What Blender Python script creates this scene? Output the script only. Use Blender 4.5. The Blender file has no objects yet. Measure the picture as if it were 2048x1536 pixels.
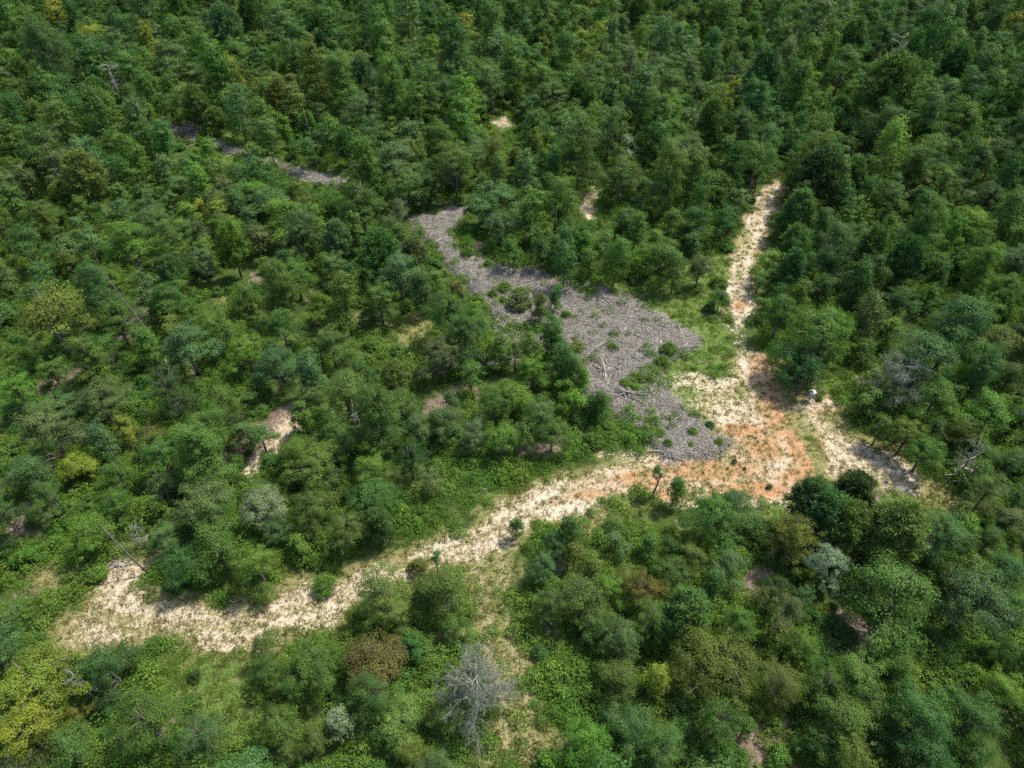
import bpy, math, random
import numpy as np
from mathutils import Vector, Matrix

random.seed(7)
RNG = np.random.default_rng(7)
scene = bpy.context.scene
COL = scene.collection

# ------------------------------------------------------------------ camera, sky, sun, exposure
CAM_H = 55.0
PITCH = math.radians(43.0)
FPX = 1420.0                       # focal length in pixels of the 2048 px wide photograph
cam_data = bpy.data.cameras.new("camera")
cam_data.sensor_width = 36.0
cam_data.lens = FPX / 2048.0 * 36.0
cam_data.clip_start = 0.5
cam_data.clip_end = 6000.0
cam = bpy.data.objects.new("camera", cam_data)
cam.location = (0, 0, CAM_H)
cam.rotation_euler = (math.pi / 2 - PITCH, 0, 0)
COL.objects.link(cam)
scene.camera = cam

SUN_EL, SUN_AZ = math.radians(61.0), math.radians(60.0)
world = bpy.data.worlds.new("World")
scene.world = world
world.use_nodes = True
wn = world.node_tree
wn.nodes.clear()
w_out = wn.nodes.new("ShaderNodeOutputWorld")
w_bg = wn.nodes.new("ShaderNodeBackground")
w_sky = wn.nodes.new("ShaderNodeTexSky")
w_sky.sky_type = 'NISHITA'
w_sky.sun_disc = False
w_sky.sun_elevation = SUN_EL
w_sky.sun_rotation = SUN_AZ
w_sky.air_density = 1.0
w_sky.dust_density = 2.0
w_bg.inputs['Strength'].default_value = 0.15
wn.links.new(w_sky.outputs[0], w_bg.inputs[0])
wn.links.new(w_bg.outputs[0], w_out.inputs[0])

sun_data = bpy.data.lights.new("sun", 'SUN')
sun_data.energy = 3.2
sun_data.angle = math.radians(1.5)
sun_data.color = (1.0, 0.95, 0.87)
sun = bpy.data.objects.new("sun", sun_data)
sun_dir = Vector((math.cos(SUN_EL) * math.sin(SUN_AZ), math.cos(SUN_EL) * math.cos(SUN_AZ), math.sin(SUN_EL)))
sun.rotation_euler = sun_dir.to_track_quat('Z', 'Y').to_euler()
sun.location = sun_dir * 300
COL.objects.link(sun)

scene.view_settings.view_transform = 'Standard'
scene.view_settings.look = 'None'
scene.view_settings.exposure = 1.08
scene.view_settings.gamma = 1.0
scene.view_settings.use_curve_mapping = False
scene.cycles.use_denoising = False
scene.cycles.max_bounces = 5
scene.cycles.diffuse_bounces = 3
scene.cycles.glossy_bounces = 1
scene.cycles.transmission_bounces = 3
scene.cycles.transparent_max_bounces = 4
scene.cycles.caustics_reflective = False
scene.cycles.caustics_refractive = False

# ------------------------------------------------------------------ survey: pixel of the photograph -> place on the ground
CP, SP = math.cos(PITCH), math.sin(PITCH)

def place(u, v, z=0.0):
    """point of the world at height z seen at (u, v); also its depth along the view"""
    a = (u - 1024.0) / FPX
    b = -(v - 768.0) / FPX
    dy, dz = CP + b * SP, -SP + b * CP
    t = (CAM_H - z) / -dz
    return a * t, dy * t, t

def project(x, y, z):
    x, y, z = np.asarray(x, float), np.asarray(y, float), np.asarray(z, float)
    dz = z - CAM_H
    d = y * CP - dz * SP
    up = y * SP + dz * CP
    d = np.maximum(d, 0.1)
    return 1024 + FPX * x / d, 768 - FPX * up / d, d

def hash2(ix, iy, seed):
    h = (ix * 374761393 + iy * 668265263 + seed * 1442695041) & 0xFFFFFFFF
    h = ((h ^ (h >> 13)) * 1274126177) & 0xFFFFFFFF
    h = h ^ (h >> 16)
    return (h & 0xFFFF) / 65535.0

def vnoise(x, y, scale, seed=0):
    x = np.asarray(x, float) / scale
    y = np.asarray(y, float) / scale
    ix, iy = np.floor(x).astype(np.int64), np.floor(y).astype(np.int64)
    fx, fy = x - ix, y - iy
    fx, fy = fx * fx * (3 - 2 * fx), fy * fy * (3 - 2 * fy)
    a, b = hash2(ix, iy, seed), hash2(ix + 1, iy, seed)
    c, d = hash2(ix, iy + 1, seed), hash2(ix + 1, iy + 1, seed)
    return (a * (1 - fx) + b * fx) * (1 - fy) + (c * (1 - fx) + d * fx) * fy

def ground_z(x, y):
    return 0.5 * (vnoise(x, y, 23.0, 3) - 0.5) + 0.22 * (vnoise(x, y, 5.0, 4) - 0.5)

# ------------------------------------------------------------------ zones of the ground (outlines surveyed from the photograph)
SAND = [
 [(125,1295),(105,1255),(150,1212),(198,1165),(225,1125),(292,1118),(275,1180),(300,1212),(420,1208),(540,1198),(620,1178),(700,1142),(770,1112),(850,1090),(900,1070),(960,1028),(1060,983),(1130,950),(1200,930),(1290,940),(1300,985),(1240,995),(1160,1018),(1080,1042),(1020,1080),(960,1112),(900,1128),(820,1155),(740,1195),(700,1218),(620,1248),(520,1274),(420,1288),(300,1283),(200,1293)],
 [(1290,990),(1130,968),(1180,925),(1230,893),(1320,885),(1440,905),(1450,880),(1400,835),(1330,800),(1350,760),(1420,745),(1470,742),(1478,700),(1450,660),(1450,600),(1465,583),(1500,580),(1512,620),(1492,660),(1500,700),(1545,700),(1560,760),(1590,800),(1612,860),(1645,930),(1640,960),(1570,1005),(1480,1005),(1400,1000),(1310,1000)],
 [(1455,600),(1452,560),(1467,510),(1489,460),(1507,420),(1529,375),(1551,346),(1566,372),(1553,410),(1539,440),(1529,480),(1515,530),(1505,575),(1508,605)],
 [(1580,805),(1600,800),(1625,808),(1665,795),(1668,815),(1645,832),(1700,868),(1765,898),(1830,930),(1835,960),(1835,988),(1780,1000),(1720,968),(1655,955),(1632,905),(1600,850)],
 [(1158,430),(1162,402),(1178,372),(1188,346),(1199,350),(1197,385),(1188,415),(1178,437)],
 [(475,950),(498,915),(535,882),(555,850),(582,836),(592,850),(552,897),(512,928),(490,955)],
 [(985,240),(1010,232),(1040,250),(1000,258)],
]
SLASH = [
 [(835,440),(885,428),(935,405),(915,440),(890,470),(905,500),(960,530),(1040,537),(1100,556),(1180,578),(1240,588),(1280,618),(1320,643),(1395,680),(1372,702),(1322,716),(1305,740),(1322,780),(1362,828),(1412,868),(1450,888),(1432,908),(1370,914),(1330,905),(1290,860),(1250,830),(1200,790),(1150,758),(1142,705),(1080,700),(1030,722),(978,718),(990,690),(1010,640),(972,600),(940,565),(900,525),(870,485),(832,462)],
 [(335,256),(370,254),(440,288),(520,315),(600,336),(650,352),(702,364),(690,376),(630,360),(560,336),(480,308),(400,282),(346,275)],
]
MEADOW = [
 [(1180,560),(1300,560),(1400,575),(1448,600),(1462,680),(1472,745),(1400,748),(1320,745),(1390,690),(1280,615)],
 [(1640,740),(1700,735),(1700,790),(1665,800),(1620,806),(1590,800),(1640,770)],
 [(1760,1000),(1815,970),(1950,985),(1960,1020),(1900,1035),(1820,1030)],
 [(120,1300),(300,1288),(520,1278),(680,1230),(720,1215),(700,1265),(560,1310),(500,1370),(520,1480),(440,1500),(380,1380),(300,1360),(240,1310)],
 [(560,1215),(300,1205),(330,1165),(480,1170),(700,1120),(850,1060),(960,990),(1130,930),(1180,920),(1130,960),(1040,995),(960,1035),(850,1095)],
 [(1290,1000),(1420,1000),(1560,1010),(1560,1050),(1440,1000),(1320,1010)],
 [(1400,740),(1340,745),(1290,830),(1400,900),(1480,820),(1480,745)],
 [(1300,560),(1440,500),(1470,540),(1460,600),(1400,590)],
 [(470,170),(440,320),(460,330)],
]
STRAW = [
 [(940,1105),(1005,1100),(1022,1200),(1030,1300),(1055,1400),(1085,1545),(975,1545),(980,1400),(962,1300),(955,1200)],
 [(800,1110),(862,1095),(870,1150),(810,1160)],
 [(1815,945),(1900,960),(1960,1010),(1900,1030),(1830,1000)],
 [(800,640),(845,620),(865,650),(825,690),(800,690)],
 [(430,600),(470,580),(480,600),(440,625)],
 [(70,1130),(190,1110),(170,1170),(80,1165)],
 [(1240,1010),(1180,1020),(1170,1060),(1240,1060)],
]
STRAW += [
 [(1435,610),(1436,560),(1452,510),(1478,455),(1500,415),(1525,368),(1548,340),(1576,372),(1563,412),(1552,445),(1543,485),(1530,530),(1522,580),(1525,640),(1440,640)],
 [(1290,900),(1440,760),(1470,700),(1540,690),(1640,770),(1720,830),(1860,955),(1840,995),(1640,975),(1290,1005)],
 [(95,1305),(85,1235),(185,1150),(225,1105),(315,1110),(325,1192),(600,1160),(900,1045),(1120,925),(1300,890),(1310,1000),(1100,1055),(960,1135),(700,1245),(520,1297),(200,1312)],
 [(920,1100),(1025,1095),(1045,1200),(1060,1300),(1085,1400),(1115,1545),(950,1545),(960,1400),(945,1300),(935,1200)]]
LITTER = [
 [(205,1085),(285,1080),(270,1120),(215,1125)], [(60,1175),(130,1165),(120,1200),(50,1205)], [(20,1060),(90,1040),(80,1080),(20,1100)],
 [(150,740),(70,770),(80,800),(150,790),(260,700),(300,640),(290,560),(260,600),(240,680)],
 [(370,720),(430,720),(420,800),(380,800)],
 [(380,900),(400,930),(500,920),(560,860),(620,830),(600,800),(520,840)],
 [(870,780),(920,780),(910,840),(860,830)],
 [(1660,1230),(1780,1200),(1790,1310),(1680,1320)],
 [(1330,1400),(1370,1380),(1370,1450),(1310,1445)],
 [(1390,1470),(1480,1430),(1560,1440),(1600,1536),(1400,1536)],
 [(180,1440),(260,1380),(260,1430),(210,1560),(170,1560)],
 [(0,1100),(80,1020),(60,1000),(0,1020)],
 [(880,1210),(930,1240),(900,1310),(860,1290)],
 [(1060,880),(1150,860),(1130,910),(1060,915)],
 [(1090,1240),(1180,1290),(1170,1310),(1080,1260)],
 [(1310,1110),(1340,1120),(1330,1180),(1300,1160)],
 [(1530,1100),(1560,1110),(1540,1200),(1480,1200)],
 [(940,480),(980,480),(970,520),(945,520)],
]
CLAY = [ (1545,790,42,85,.62),(1515,735,24,50,.5),(1500,880,110,46,.45),(1240,958,110,20,.4),(1520,470,30,90,.16),(1545,370,16,40,.25),(1720,890,60,30,.2),(1180,400,20,40,.3),(545,880,30,30,.15), (1450,940,170,42,.30),(1230,972,120,24,.30),(1120,1000,60,14,.25), (1590,880,16,45,1.0),(1622,915,24,52,1.2),(1560,850,26,30,.9),(1480,860,60,14,.8),(1420,940,120,26,.75),(1290,955,60,22,.8),
         (1180,985,50,14,.6),(1545,715,24,22,.9),(1560,765,14,30,.9),(1650,825,40,10,.5),(1500,980,100,20,.8),(1690,870,30,12,.3),(1600,950,50,20,.7),
         (1500,775,40,18,.35),(1480,610,20,12,.6),(1900,990,16,10,.6),(1530,900,50,30,.65),(1345,985,60,16,.7),(1740,1100,16,20,.8),(1535,1050,20,16,.7) ]

def to_world_poly(p):
    return np.array([place(u, v)[:2] for u, v in p])

def signed_dist(px, py, poly):
    """+ inside, metres to the outline"""
    n = len(poly)
    d2 = np.full(px.shape, 1e18)
    inside = np.zeros(px.shape, bool)
    for i in range(n):
        x1, y1 = poly[i]
        x2, y2 = poly[(i + 1) % n]
        ex, ey = x2 - x1, y2 - y1
        t = np.clip(((px - x1) * ex + (py - y1) * ey) / (ex * ex + ey * ey + 1e-9), 0, 1)
        d2 = np.minimum(d2, (px - x1 - t * ex) ** 2 + (py - y1 - t * ey) ** 2)
        if y1 != y2:
            cond = ((y1 > py) != (y2 > py)) & (px < (x2 - x1) * (py - y1) / (y2 - y1) + x1)
            inside ^= cond
    return np.where(inside, 1, -1) * np.sqrt(d2)

POLYS = {k: [to_world_poly(p) for p in v] for k, v in dict(sand=SAND, slash=SLASH, meadow=MEADOW, straw=STRAW, litter=LITTER).items()}
HOLES = [to_world_poly(p) for p in ([(1305,700),(1372,678),(1360,735),(1285,790),(1262,775)], [(1225,822),(1300,835),(1392,880),(1380,905),(1330,900),(1260,860)], [(1390,860),(1450,885),(1440,865)], [(1010,575),(1060,580),(1070,600),(1010,600)], [(1000,645),(1050,640),(1085,690),(1040,715),(1005,690)], [(1285,795),(1350,808),(1395,862),(1350,872),(1290,845)], [(900,440),(935,408),(915,450)])]
BLUR = dict(sand=1.5, slash=0.9, meadow=1.6, straw=1.6, litter=1.6)

def zone(kind, x, y):
    x, y = np.asarray(x, float), np.asarray(y, float)
    w = np.zeros(x.shape)
    f = BLUR[kind]
    nz = ((vnoise(x, y, 3.1, 11) - .5) * 1.6 + (vnoise(x, y, 1.1, 12) - .5) * 0.9) * (2.4 if kind == 'slash' else 1.0)
    for poly in POLYS[kind]:
        lo, hi = poly.min(0) - 4, poly.max(0) + 4
        m = (x > lo[0]) & (x < hi[0]) & (y > lo[1]) & (y < hi[1])
        if not m.any():
            continue
        sd = signed_dist(x[m], y[m], poly) + nz[m] * f * 0.9
        t = np.clip(sd / f * .5 + .5, 0, 1)
        w[m] = np.maximum(w[m], t * t * (3 - 2 * t))
    if kind == 'slash':
        for poly in HOLES:
            t = np.clip(signed_dist(x, y, poly) / .8 * .5 + .5 + nz * .4, 0, 1) if len(x.shape) else 0
            w = w * (1 - t * .9)
    return w

def clay_zone(x, y):
    u, v, d = project(x, y, 0)
    w = np.zeros(np.shape(u))
    for cu, cv, ru, rv, s in CLAY:
        r2 = ((u - cu) / ru) ** 2 + ((v - cv) / rv) ** 2
        w = np.maximum(w, s * np.exp(-r2 * 0.9))
    return np.clip(w, 0, 1)

# ------------------------------------------------------------------ node helpers and materials
def nodes_of(name):
    m = bpy.data.materials.new(name)
    m.use_nodes = True
    nt = m.node_tree
    nt.nodes.clear()
    out = nt.nodes.new("ShaderNodeOutputMaterial")
    return m, nt, out

def add(nt, kind, **kw):
    n = nt.nodes.new(kind)
    for k, v in kw.items():
        setattr(n, k, v)
    return n

def rgb(nt, c):
    n = nt.nodes.new("ShaderNodeRGB")
    n.outputs[0].default_value = (*c, 1)
    return n.outputs[0]

def mix(nt, fac, a, b, blend='MIX'):
    n = nt.nodes.new("ShaderNodeMix")
    n.data_type = 'RGBA'
    n.blend_type = blend
    n.clamp_factor = True
    for sock, val in ((n.inputs[0], fac), (n.inputs[6], a), (n.inputs[7], b)):
        if isinstance(val, (int, float)):
            sock.default_value = val
        elif isinstance(val, tuple):
            sock.default_value = (*val, 1)
        else:
            nt.links.new(val, sock)
    return n.outputs[2]

def maths(nt, op, a, b=None, c=None, clamp=False):
    n = nt.nodes.new("ShaderNodeMath")
    n.operation = op
    n.use_clamp = clamp
    for i, val in enumerate((a, b, c)):
        if val is None:
            continue
        if isinstance(val, (int, float)):
            n.inputs[i].default_value = val
        else:
            nt.links.new(val, n.inputs[i])
    return n.outputs[0]

def noise(nt, vec, scale, detail=4, rough=0.6, dist=0.0):
    n = nt.nodes.new("ShaderNodeTexNoise")
    n.inputs['Scale'].default_value = scale
    n.inputs['Detail'].default_value = detail
    n.inputs['Roughness'].default_value = rough
    n.inputs['Distortion'].default_value = dist
    nt.links.new(vec, n.inputs['Vector'])
    return n.outputs['Fac']

def ramp(nt, fac, lo, hi):
    n = nt.nodes.new("ShaderNodeMapRange")
    n.interpolation_type = 'SMOOTHSTEP'
    n.inputs['From Min'].default_value = lo
    n.inputs['From Max'].default_value = hi
    nt.links.new(fac, n.inputs['Value'])
    return n.outputs[0]

def ground_material():
    m, nt, out = nodes_of("ground_soil_and_grass")
    geo = add(nt, "ShaderNodeNewGeometry")
    P = geo.outputs['Position']
    za = add(nt, "ShaderNodeAttribute", attribute_name="zones_a")
    zb = add(nt, "ShaderNodeAttribute", attribute_name="zones_b")
    sa = add(nt, "ShaderNodeSeparateColor"); nt.links.new(za.outputs['Color'], sa.inputs[0])
    sb = add(nt, "ShaderNodeSeparateColor"); nt.links.new(zb.outputs['Color'], sb.inputs[0])
    sand, clay, slash = sa.outputs
    meadow, straw, litter = sb.outputs
    zc = add(nt, "ShaderNodeAttribute", attribute_name="zones_c")
    sc = add(nt, "ShaderNodeSeparateColor"); nt.links.new(zc.outputs['Color'], sc.inputs[0])
    rut, mid = sc.outputs[0], sc.outputs[1]
    n_big = noise(nt, P, 0.16, 5, .6)
    n_mid = noise(nt, P, 0.9, 5, .65)
    n_fine = noise(nt, P, 4.2, 4, .7)
    n_grain = noise(nt, P, 11.0, 2, .6)
    # streaks along the ground for old straw and wheel ruts
    mp = add(nt, "ShaderNodeMapping"); mp.inputs['Rotation'].default_value = (0, 0, .35); mp.inputs['Scale'].default_value = (.5, 2.6, 1)
    nt.links.new(P, mp.inputs['Vector'])
    n_streak = noise(nt, mp.outputs[0], 2.2, 4, .7, .4)
    mp2 = add(nt, "ShaderNodeMapping"); mp2.inputs['Rotation'].default_value = (0, 0, -.12); mp2.inputs['Scale'].default_value = (1.1, 4.6, 1)
    nt.links.new(P, mp2.inputs['Vector'])
    n_strand = noise(nt, mp2.outputs[0], 4.2, 4, .75, .6)
    n_fleck = noise(nt, P, 3.6, 4, .7, .3)
    base = mix(nt, ramp(nt, n_mid, .35, .65), (.032, .062, .013), (.075, .105, .022))
    litter_col = mix(nt, ramp(nt, n_fine, .35, .7), (.12, .085, .06), (.26, .20, .15))
    lw = maths(nt, 'ADD', litter, maths(nt, 'MULTIPLY', ramp(nt, n_big, .52, .7), .8), clamp=True)
    lw = ramp(nt, maths(nt, 'ADD', lw, maths(nt, 'MULTIPLY', maths(nt, 'SUBTRACT', n_mid, .5), 1.6)), .35, .75)
    c = mix(nt, lw, base, litter_col)
    mead_col = mix(nt, ramp(nt, n_fine, .3, .7), (.066, .125, .020), (.118, .170, .038))
    mead_col = mix(nt, ramp(nt, n_mid, .5, .75), mead_col, (.20, .18, .07))
    mw = ramp(nt, maths(nt, 'ADD', meadow, maths(nt, 'MULTIPLY', maths(nt, 'SUBTRACT', n_mid, .5), 1.0)), .3, .7)
    c = mix(nt, mw, c, mead_col)
    straw_col = mix(nt, ramp(nt, n_streak, .35, .7), (.125, .135, .038), (.27, .235, .105))
    straw_col = mix(nt, maths(nt, 'MULTIPLY', rut, .6), straw_col, (.36, .30, .17))
    sw = ramp(nt, maths(nt, 'ADD', straw, maths(nt, 'MULTIPLY', maths(nt, 'SUBTRACT', n_mid, .5), 1.0)), .25, .8)
    c = mix(nt, sw, c, straw_col)
    # bare sandy and clayey soil with sparse turf in it
    sand_col = mix(nt, ramp(nt, n_strand, .36, .60), (.40, .30, .195), (.58, .49, .36))
    clay_col = mix(nt, ramp(nt, n_strand, .38, .70), (.31, .122, .042), (.53, .355, .20))
    clw = ramp(nt, maths(nt, 'ADD', clay, maths(nt, 'MULTIPLY', maths(nt, 'SUBTRACT', n_mid, .5), .5)), .05, .62)
    soil = mix(nt, clw, sand_col, clay_col)
    soil = mix(nt, maths(nt, 'MULTIPLY', ramp(nt, n_strand, .55, .66), .75), soil, (.60, .50, .365))
    turf_noise = maths(nt, 'ADD', maths(nt, 'MULTIPLY', n_mid, .35), maths(nt, 'MULTIPLY', n_fleck, .65))
    turf_noise = maths(nt, 'ADD', turf_noise, maths(nt, 'MULTIPLY', maths(nt, 'SUBTRACT', n_big, .5), .35))
    turf = maths(nt, 'MULTIPLY', ramp(nt, maths(nt, 'ADD', turf_noise, maths(nt, 'MULTIPLY', clw, -.05)), .47, .56), .8)
    turf = maths(nt, 'MULTIPLY', turf, maths(nt, 'MULTIPLY_ADD', rut, -.6, .75))
    turf = maths(nt, 'ADD', turf, maths(nt, 'MULTIPLY', mid, maths(nt, 'MULTIPLY', ramp(nt, n_fleck, .38, .55), .45)), clamp=True)
    soil = mix(nt, maths(nt, 'MULTIPLY', rut, .5), soil, mix(nt, clw, (.60, .51, .385), (.49, .30, .16)))
    soil = mix(nt, turf, soil, mix(nt, n_fine, (.15, .135, .045), (.25, .21, .10)))
    sdw = ramp(nt, maths(nt, 'ADD', sand, maths(nt, 'MULTIPLY', maths(nt, 'SUBTRACT', turf_noise, .5), -2.6)), .38, .78)
    c = mix(nt, sdw, c, soil)
    sl_col = mix(nt, ramp(nt, n_fine, .3, .7), (.13, .114, .090), (.27, .243, .200))
    slw = ramp(nt, maths(nt, 'ADD', slash, maths(nt, 'MULTIPLY', maths(nt, 'SUBTRACT', n_mid, .5), 1.1)), .35, .65)
    c = mix(nt, slw, c, sl_col)
    c = mix(nt, .35, c, mix(nt, n_grain, (.55, .55, .55), (1.45, 1.45, 1.45)), 'MULTIPLY')
    bsdf = add(nt, "ShaderNodeBsdfPrincipled")
    bsdf.inputs['Roughness'].default_value = .95
    bsdf.inputs['Specular IOR Level'].default_value = .15
    nt.links.new(c, bsdf.inputs['Base Color'])
    bump = add(nt, "ShaderNodeBump")
    bump.inputs['Strength'].default_value = .9
    bump.inputs['Distance'].default_value = .25
    nt.links.new(maths(nt, 'ADD', n_fine, maths(nt, 'MULTIPLY', n_streak, .6)), bump.inputs['Height'])
    nt.links.new(bump.outputs[0], bsdf.inputs['Normal'])
    nt.links.new(bsdf.outputs[0], out.inputs[0])
    return m

def leaf_material(name, translucency=.32, rough=.6):
    m, nt, out = nodes_of(name)
    tint = add(nt, "ShaderNodeAttribute", attribute_name="leaf_tint", attribute_type='INSTANCER')
    var = add(nt, "ShaderNodeAttribute", attribute_name="leaf_age", attribute_type='GEOMETRY')
    oi = add(nt, "ShaderNodeObjectInfo")
    v = var.outputs['Fac']
    val = maths(nt, 'MULTIPLY_ADD', v, .85, .56)
    comb = add(nt, "ShaderNodeCombineColor")
    nt.links.new(maths(nt, 'MULTIPLY', val, maths(nt, 'MULTIPLY_ADD', oi.outputs['Random'], .22, .90)), comb.inputs[0])
    nt.links.new(val, comb.inputs[1])
    nt.links.new(maths(nt, 'MULTIPLY_ADD', v, .3, .8), comb.inputs[2])
    c = mix(nt, 1.0, tint.outputs['Color'], comb.outputs[0], 'MULTIPLY')
    d = add(nt, "ShaderNodeBsdfPrincipled")
    d.inputs['Roughness'].default_value = rough
    d.inputs['Specular IOR Level'].default_value = .12
    nt.links.new(c, d.inputs['Base Color'])
    t = add(nt, "ShaderNodeBsdfTranslucent")
    nt.links.new(mix(nt, 1.0, c, (1.15, 1.35, .55), 'MULTIPLY'), t.inputs['Color'])
    mx = add(nt, "ShaderNodeMixShader")
    mx.inputs[0].default_value = translucency
    nt.links.new(d.outputs[0], mx.inputs[1])
    nt.links.new(t.outputs[0], mx.inputs[2])
    nt.links.new(mx.outputs[0], out.inputs[0])
    return m

def bark_material(name, a, b, scale=6.0):
    m, nt, out = nodes_of(name)
    tc = add(nt, "ShaderNodeTexCoord")
    oi = add(nt, "ShaderNodeObjectInfo")
    n1 = noise(nt, tc.outputs['Object'], scale, 5, .7)
    c = mix(nt, ramp(nt, n1, .3, .7), a, b)
    c = mix(nt, 1.0, c, mix(nt, oi.outputs['Random'], (.75, .75, .75), (1.2, 1.2, 1.2)), 'MULTIPLY')
    bsdf = add(nt, "ShaderNodeBsdfPrincipled")
    bsdf.inputs['Roughness'].default_value = .9
    bsdf.inputs['Specular IOR Level'].default_value = .2
    nt.links.new(c, bsdf.inputs['Base Color'])
    nt.links.new(bsdf.outputs[0], out.inputs[0])
    return m

def plain_material(name, col, rough=.5, metal=0.0, dirt=None):
    m, nt, out = nodes_of(name)
    tc = add(nt, "ShaderNodeTexCoord")
    n1 = noise(nt, tc.outputs['Object'], 9, 4, .7)
    c = mix(nt, ramp(nt, n1, .45, .75), col, dirt or tuple(x * .7 for x in col))
    bsdf = add(nt, "ShaderNodeBsdfPrincipled")
    bsdf.inputs['Roughness'].default_value = rough
    bsdf.inputs['Metallic'].default_value = metal
    nt.links.new(c, bsdf.inputs['Base Color'])
    nt.links.new(bsdf.outputs[0], out.inputs[0])
    return m

M_GROUND = ground_material()
M_LEAF = leaf_material("broad_leaves", .34, .55)
M_NEEDLE = leaf_material("pine_needles", .15, .6)
M_HERB = leaf_material("low_green_leaves", .36, .6)
M_BARK = bark_material("grey_brown_bark", (.07, .055, .045), (.19, .16, .135))
M_DEAD = bark_material("weathered_dead_wood", (.13, .14, .10), (.33, .345, .26))
M_SLASH = bark_material("grey_cut_branches", (.16, .142, .115), (.37, .34, .28), 3)
M_PALEWOOD = bark_material("pale_split_wood", (.22, .185, .15), (.40, .355, .295), 3)

# ------------------------------------------------------------------ mesh building blocks (numpy)
class Geo:
    def __init__(self):
        self.v, self.f3, self.f4, self.m3, self.m4, self.a3, self.a4 = [], [], [], [], [], [], []
        self.n = 0

    def quads(self, V, mat, age):
        """V: (k,4,3)"""
        k = len(V)
        self.v.append(V.reshape(-1, 3))
        self.f4.append(np.arange(k * 4).reshape(k, 4) + self.n)
        self.m4.append(np.full(k, mat)); self.a4.append(np.broadcast_to(age, (k,)).astype(float))
        self.n += k * 4

    def tris(self, V, mat, age):
        k = len(V)
        self.v.append(V.reshape(-1, 3))
        self.f3.append(np.arange(k * 3).reshape(k, 3) + self.n)
        self.m3.append(np.full(k, mat)); self.a3.append(np.broadcast_to(age, (k,)).astype(float))
        self.n += k * 3

    def tube(self, pts, radii, sides, mat, age=.5):
        pts = np.asarray(pts, float)
        k = len(pts)
        d = np.gradient(pts, axis=0)
        d /= np.linalg.norm(d, axis=1, keepdims=True) + 1e-9
        ref = np.array([0.13, .97, .21]) if abs(d[0][2]) > .8 else np.array([0.05, .1, 1.0])
        a = np.cross(d, ref); a /= np.linalg.norm(a, axis=1, keepdims=True) + 1e-9
        b = np.cross(d, a)
        th = np.arange(sides) / sides * 2 * np.pi
        ring = pts[:, None] + (a[:, None] * np.cos(th)[None, :, None] + b[:, None] * np.sin(th)[None, :, None]) * np.asarray(radii)[:, None, None]
        self.v.append(ring.reshape(-1, 3))
        i, j = np.meshgrid(np.arange(k - 1), np.arange(sides), indexing='ij')
        q = np.stack([i * sides + j, i * sides + (j + 1) % sides, (i + 1) * sides + (j + 1) % sides, (i + 1) * sides + j], -1).reshape(-1, 4) + self.n
        self.f4.append(q); self.m4.append(np.full(len(q), mat)); self.a4.append(np.full(len(q), age))
        cap = []
        for s in range(1, sides - 1):
            cap.append([0, s + 1, s]); cap.append([(k - 1) * sides, (k - 1) * sides + s, (k - 1) * sides + s + 1])
        cap = np.array(cap) + self.n
        self.f3.append(cap); self.m3.append(np.full(len(cap), mat)); self.a3.append(np.full(len(cap), age))
        self.n += k * sides

    def build(self, name, mats, smooth=False, only=None):
        v = np.concatenate(self.v) if self.v else np.zeros((0, 3))
        f3 = np.concatenate(self.f3) if self.f3 else np.zeros((0, 3), int)
        f4 = np.concatenate(self.f4) if self.f4 else np.zeros((0, 4), int)
        m = np.concatenate([np.concatenate(x) for x in (self.m3, self.m4) if x] or [np.zeros(0)]).astype(np.int32)
        a = np.concatenate([np.concatenate(x) for x in (self.a3, self.a4) if x] or [np.zeros(0)])
        me = bpy.data.meshes.new(name)
        me.vertices.add(len(v)); me.vertices.foreach_set("co", v.astype(np.float32).ravel())
        loops = np.concatenate([f3.ravel(), f4.ravel()]).astype(np.int32)
        me.loops.add(len(loops)); me.loops.foreach_set("vertex_index", loops)
        nf = len(f3) + len(f4)
        me.polygons.add(nf)
        start = np.concatenate([np.arange(len(f3)) * 3, len(f3) * 3 + np.arange(len(f4)) * 4]).astype(np.int32)
        me.polygons.foreach_set("loop_start", start)
        me.polygons.foreach_set("material_index", m)
        if smooth:
            me.polygons.foreach_set("use_smooth", np.ones(nf, bool))
        me.update(calc_edges=True)
        at = me.attributes.new("leaf_age", 'FLOAT', 'FACE')
        at.data.foreach_set("value", a.astype(np.float32))
        for mt in mats:
            me.materials.append(mt)
        return me

def unit(v):
    return v / (np.linalg.norm(v, axis=-1, keepdims=True) + 1e-9)

def leaves(geo, C, N, size, rng, mat=0, age=None, aspect=.62, fold=.18):
    """one folded leaf spray per centre, normal N"""
    k = len(C)
    t = unit(np.cross(N, rng.normal(size=(k, 3))))
    b = np.cross(N, t)
    s = (size * rng.uniform(.65, 1.35, k))[:, None]
    V = np.stack([C - t * s * .5, C - b * s * .5 * aspect + N * s * fold, C + t * s * .5, C + b * s * .5 * aspect + N * s * fold * .4], 1)
    if age is None:
        age = rng.uniform(0, 1, k)
    geo.quads(V, mat, age)

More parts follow.
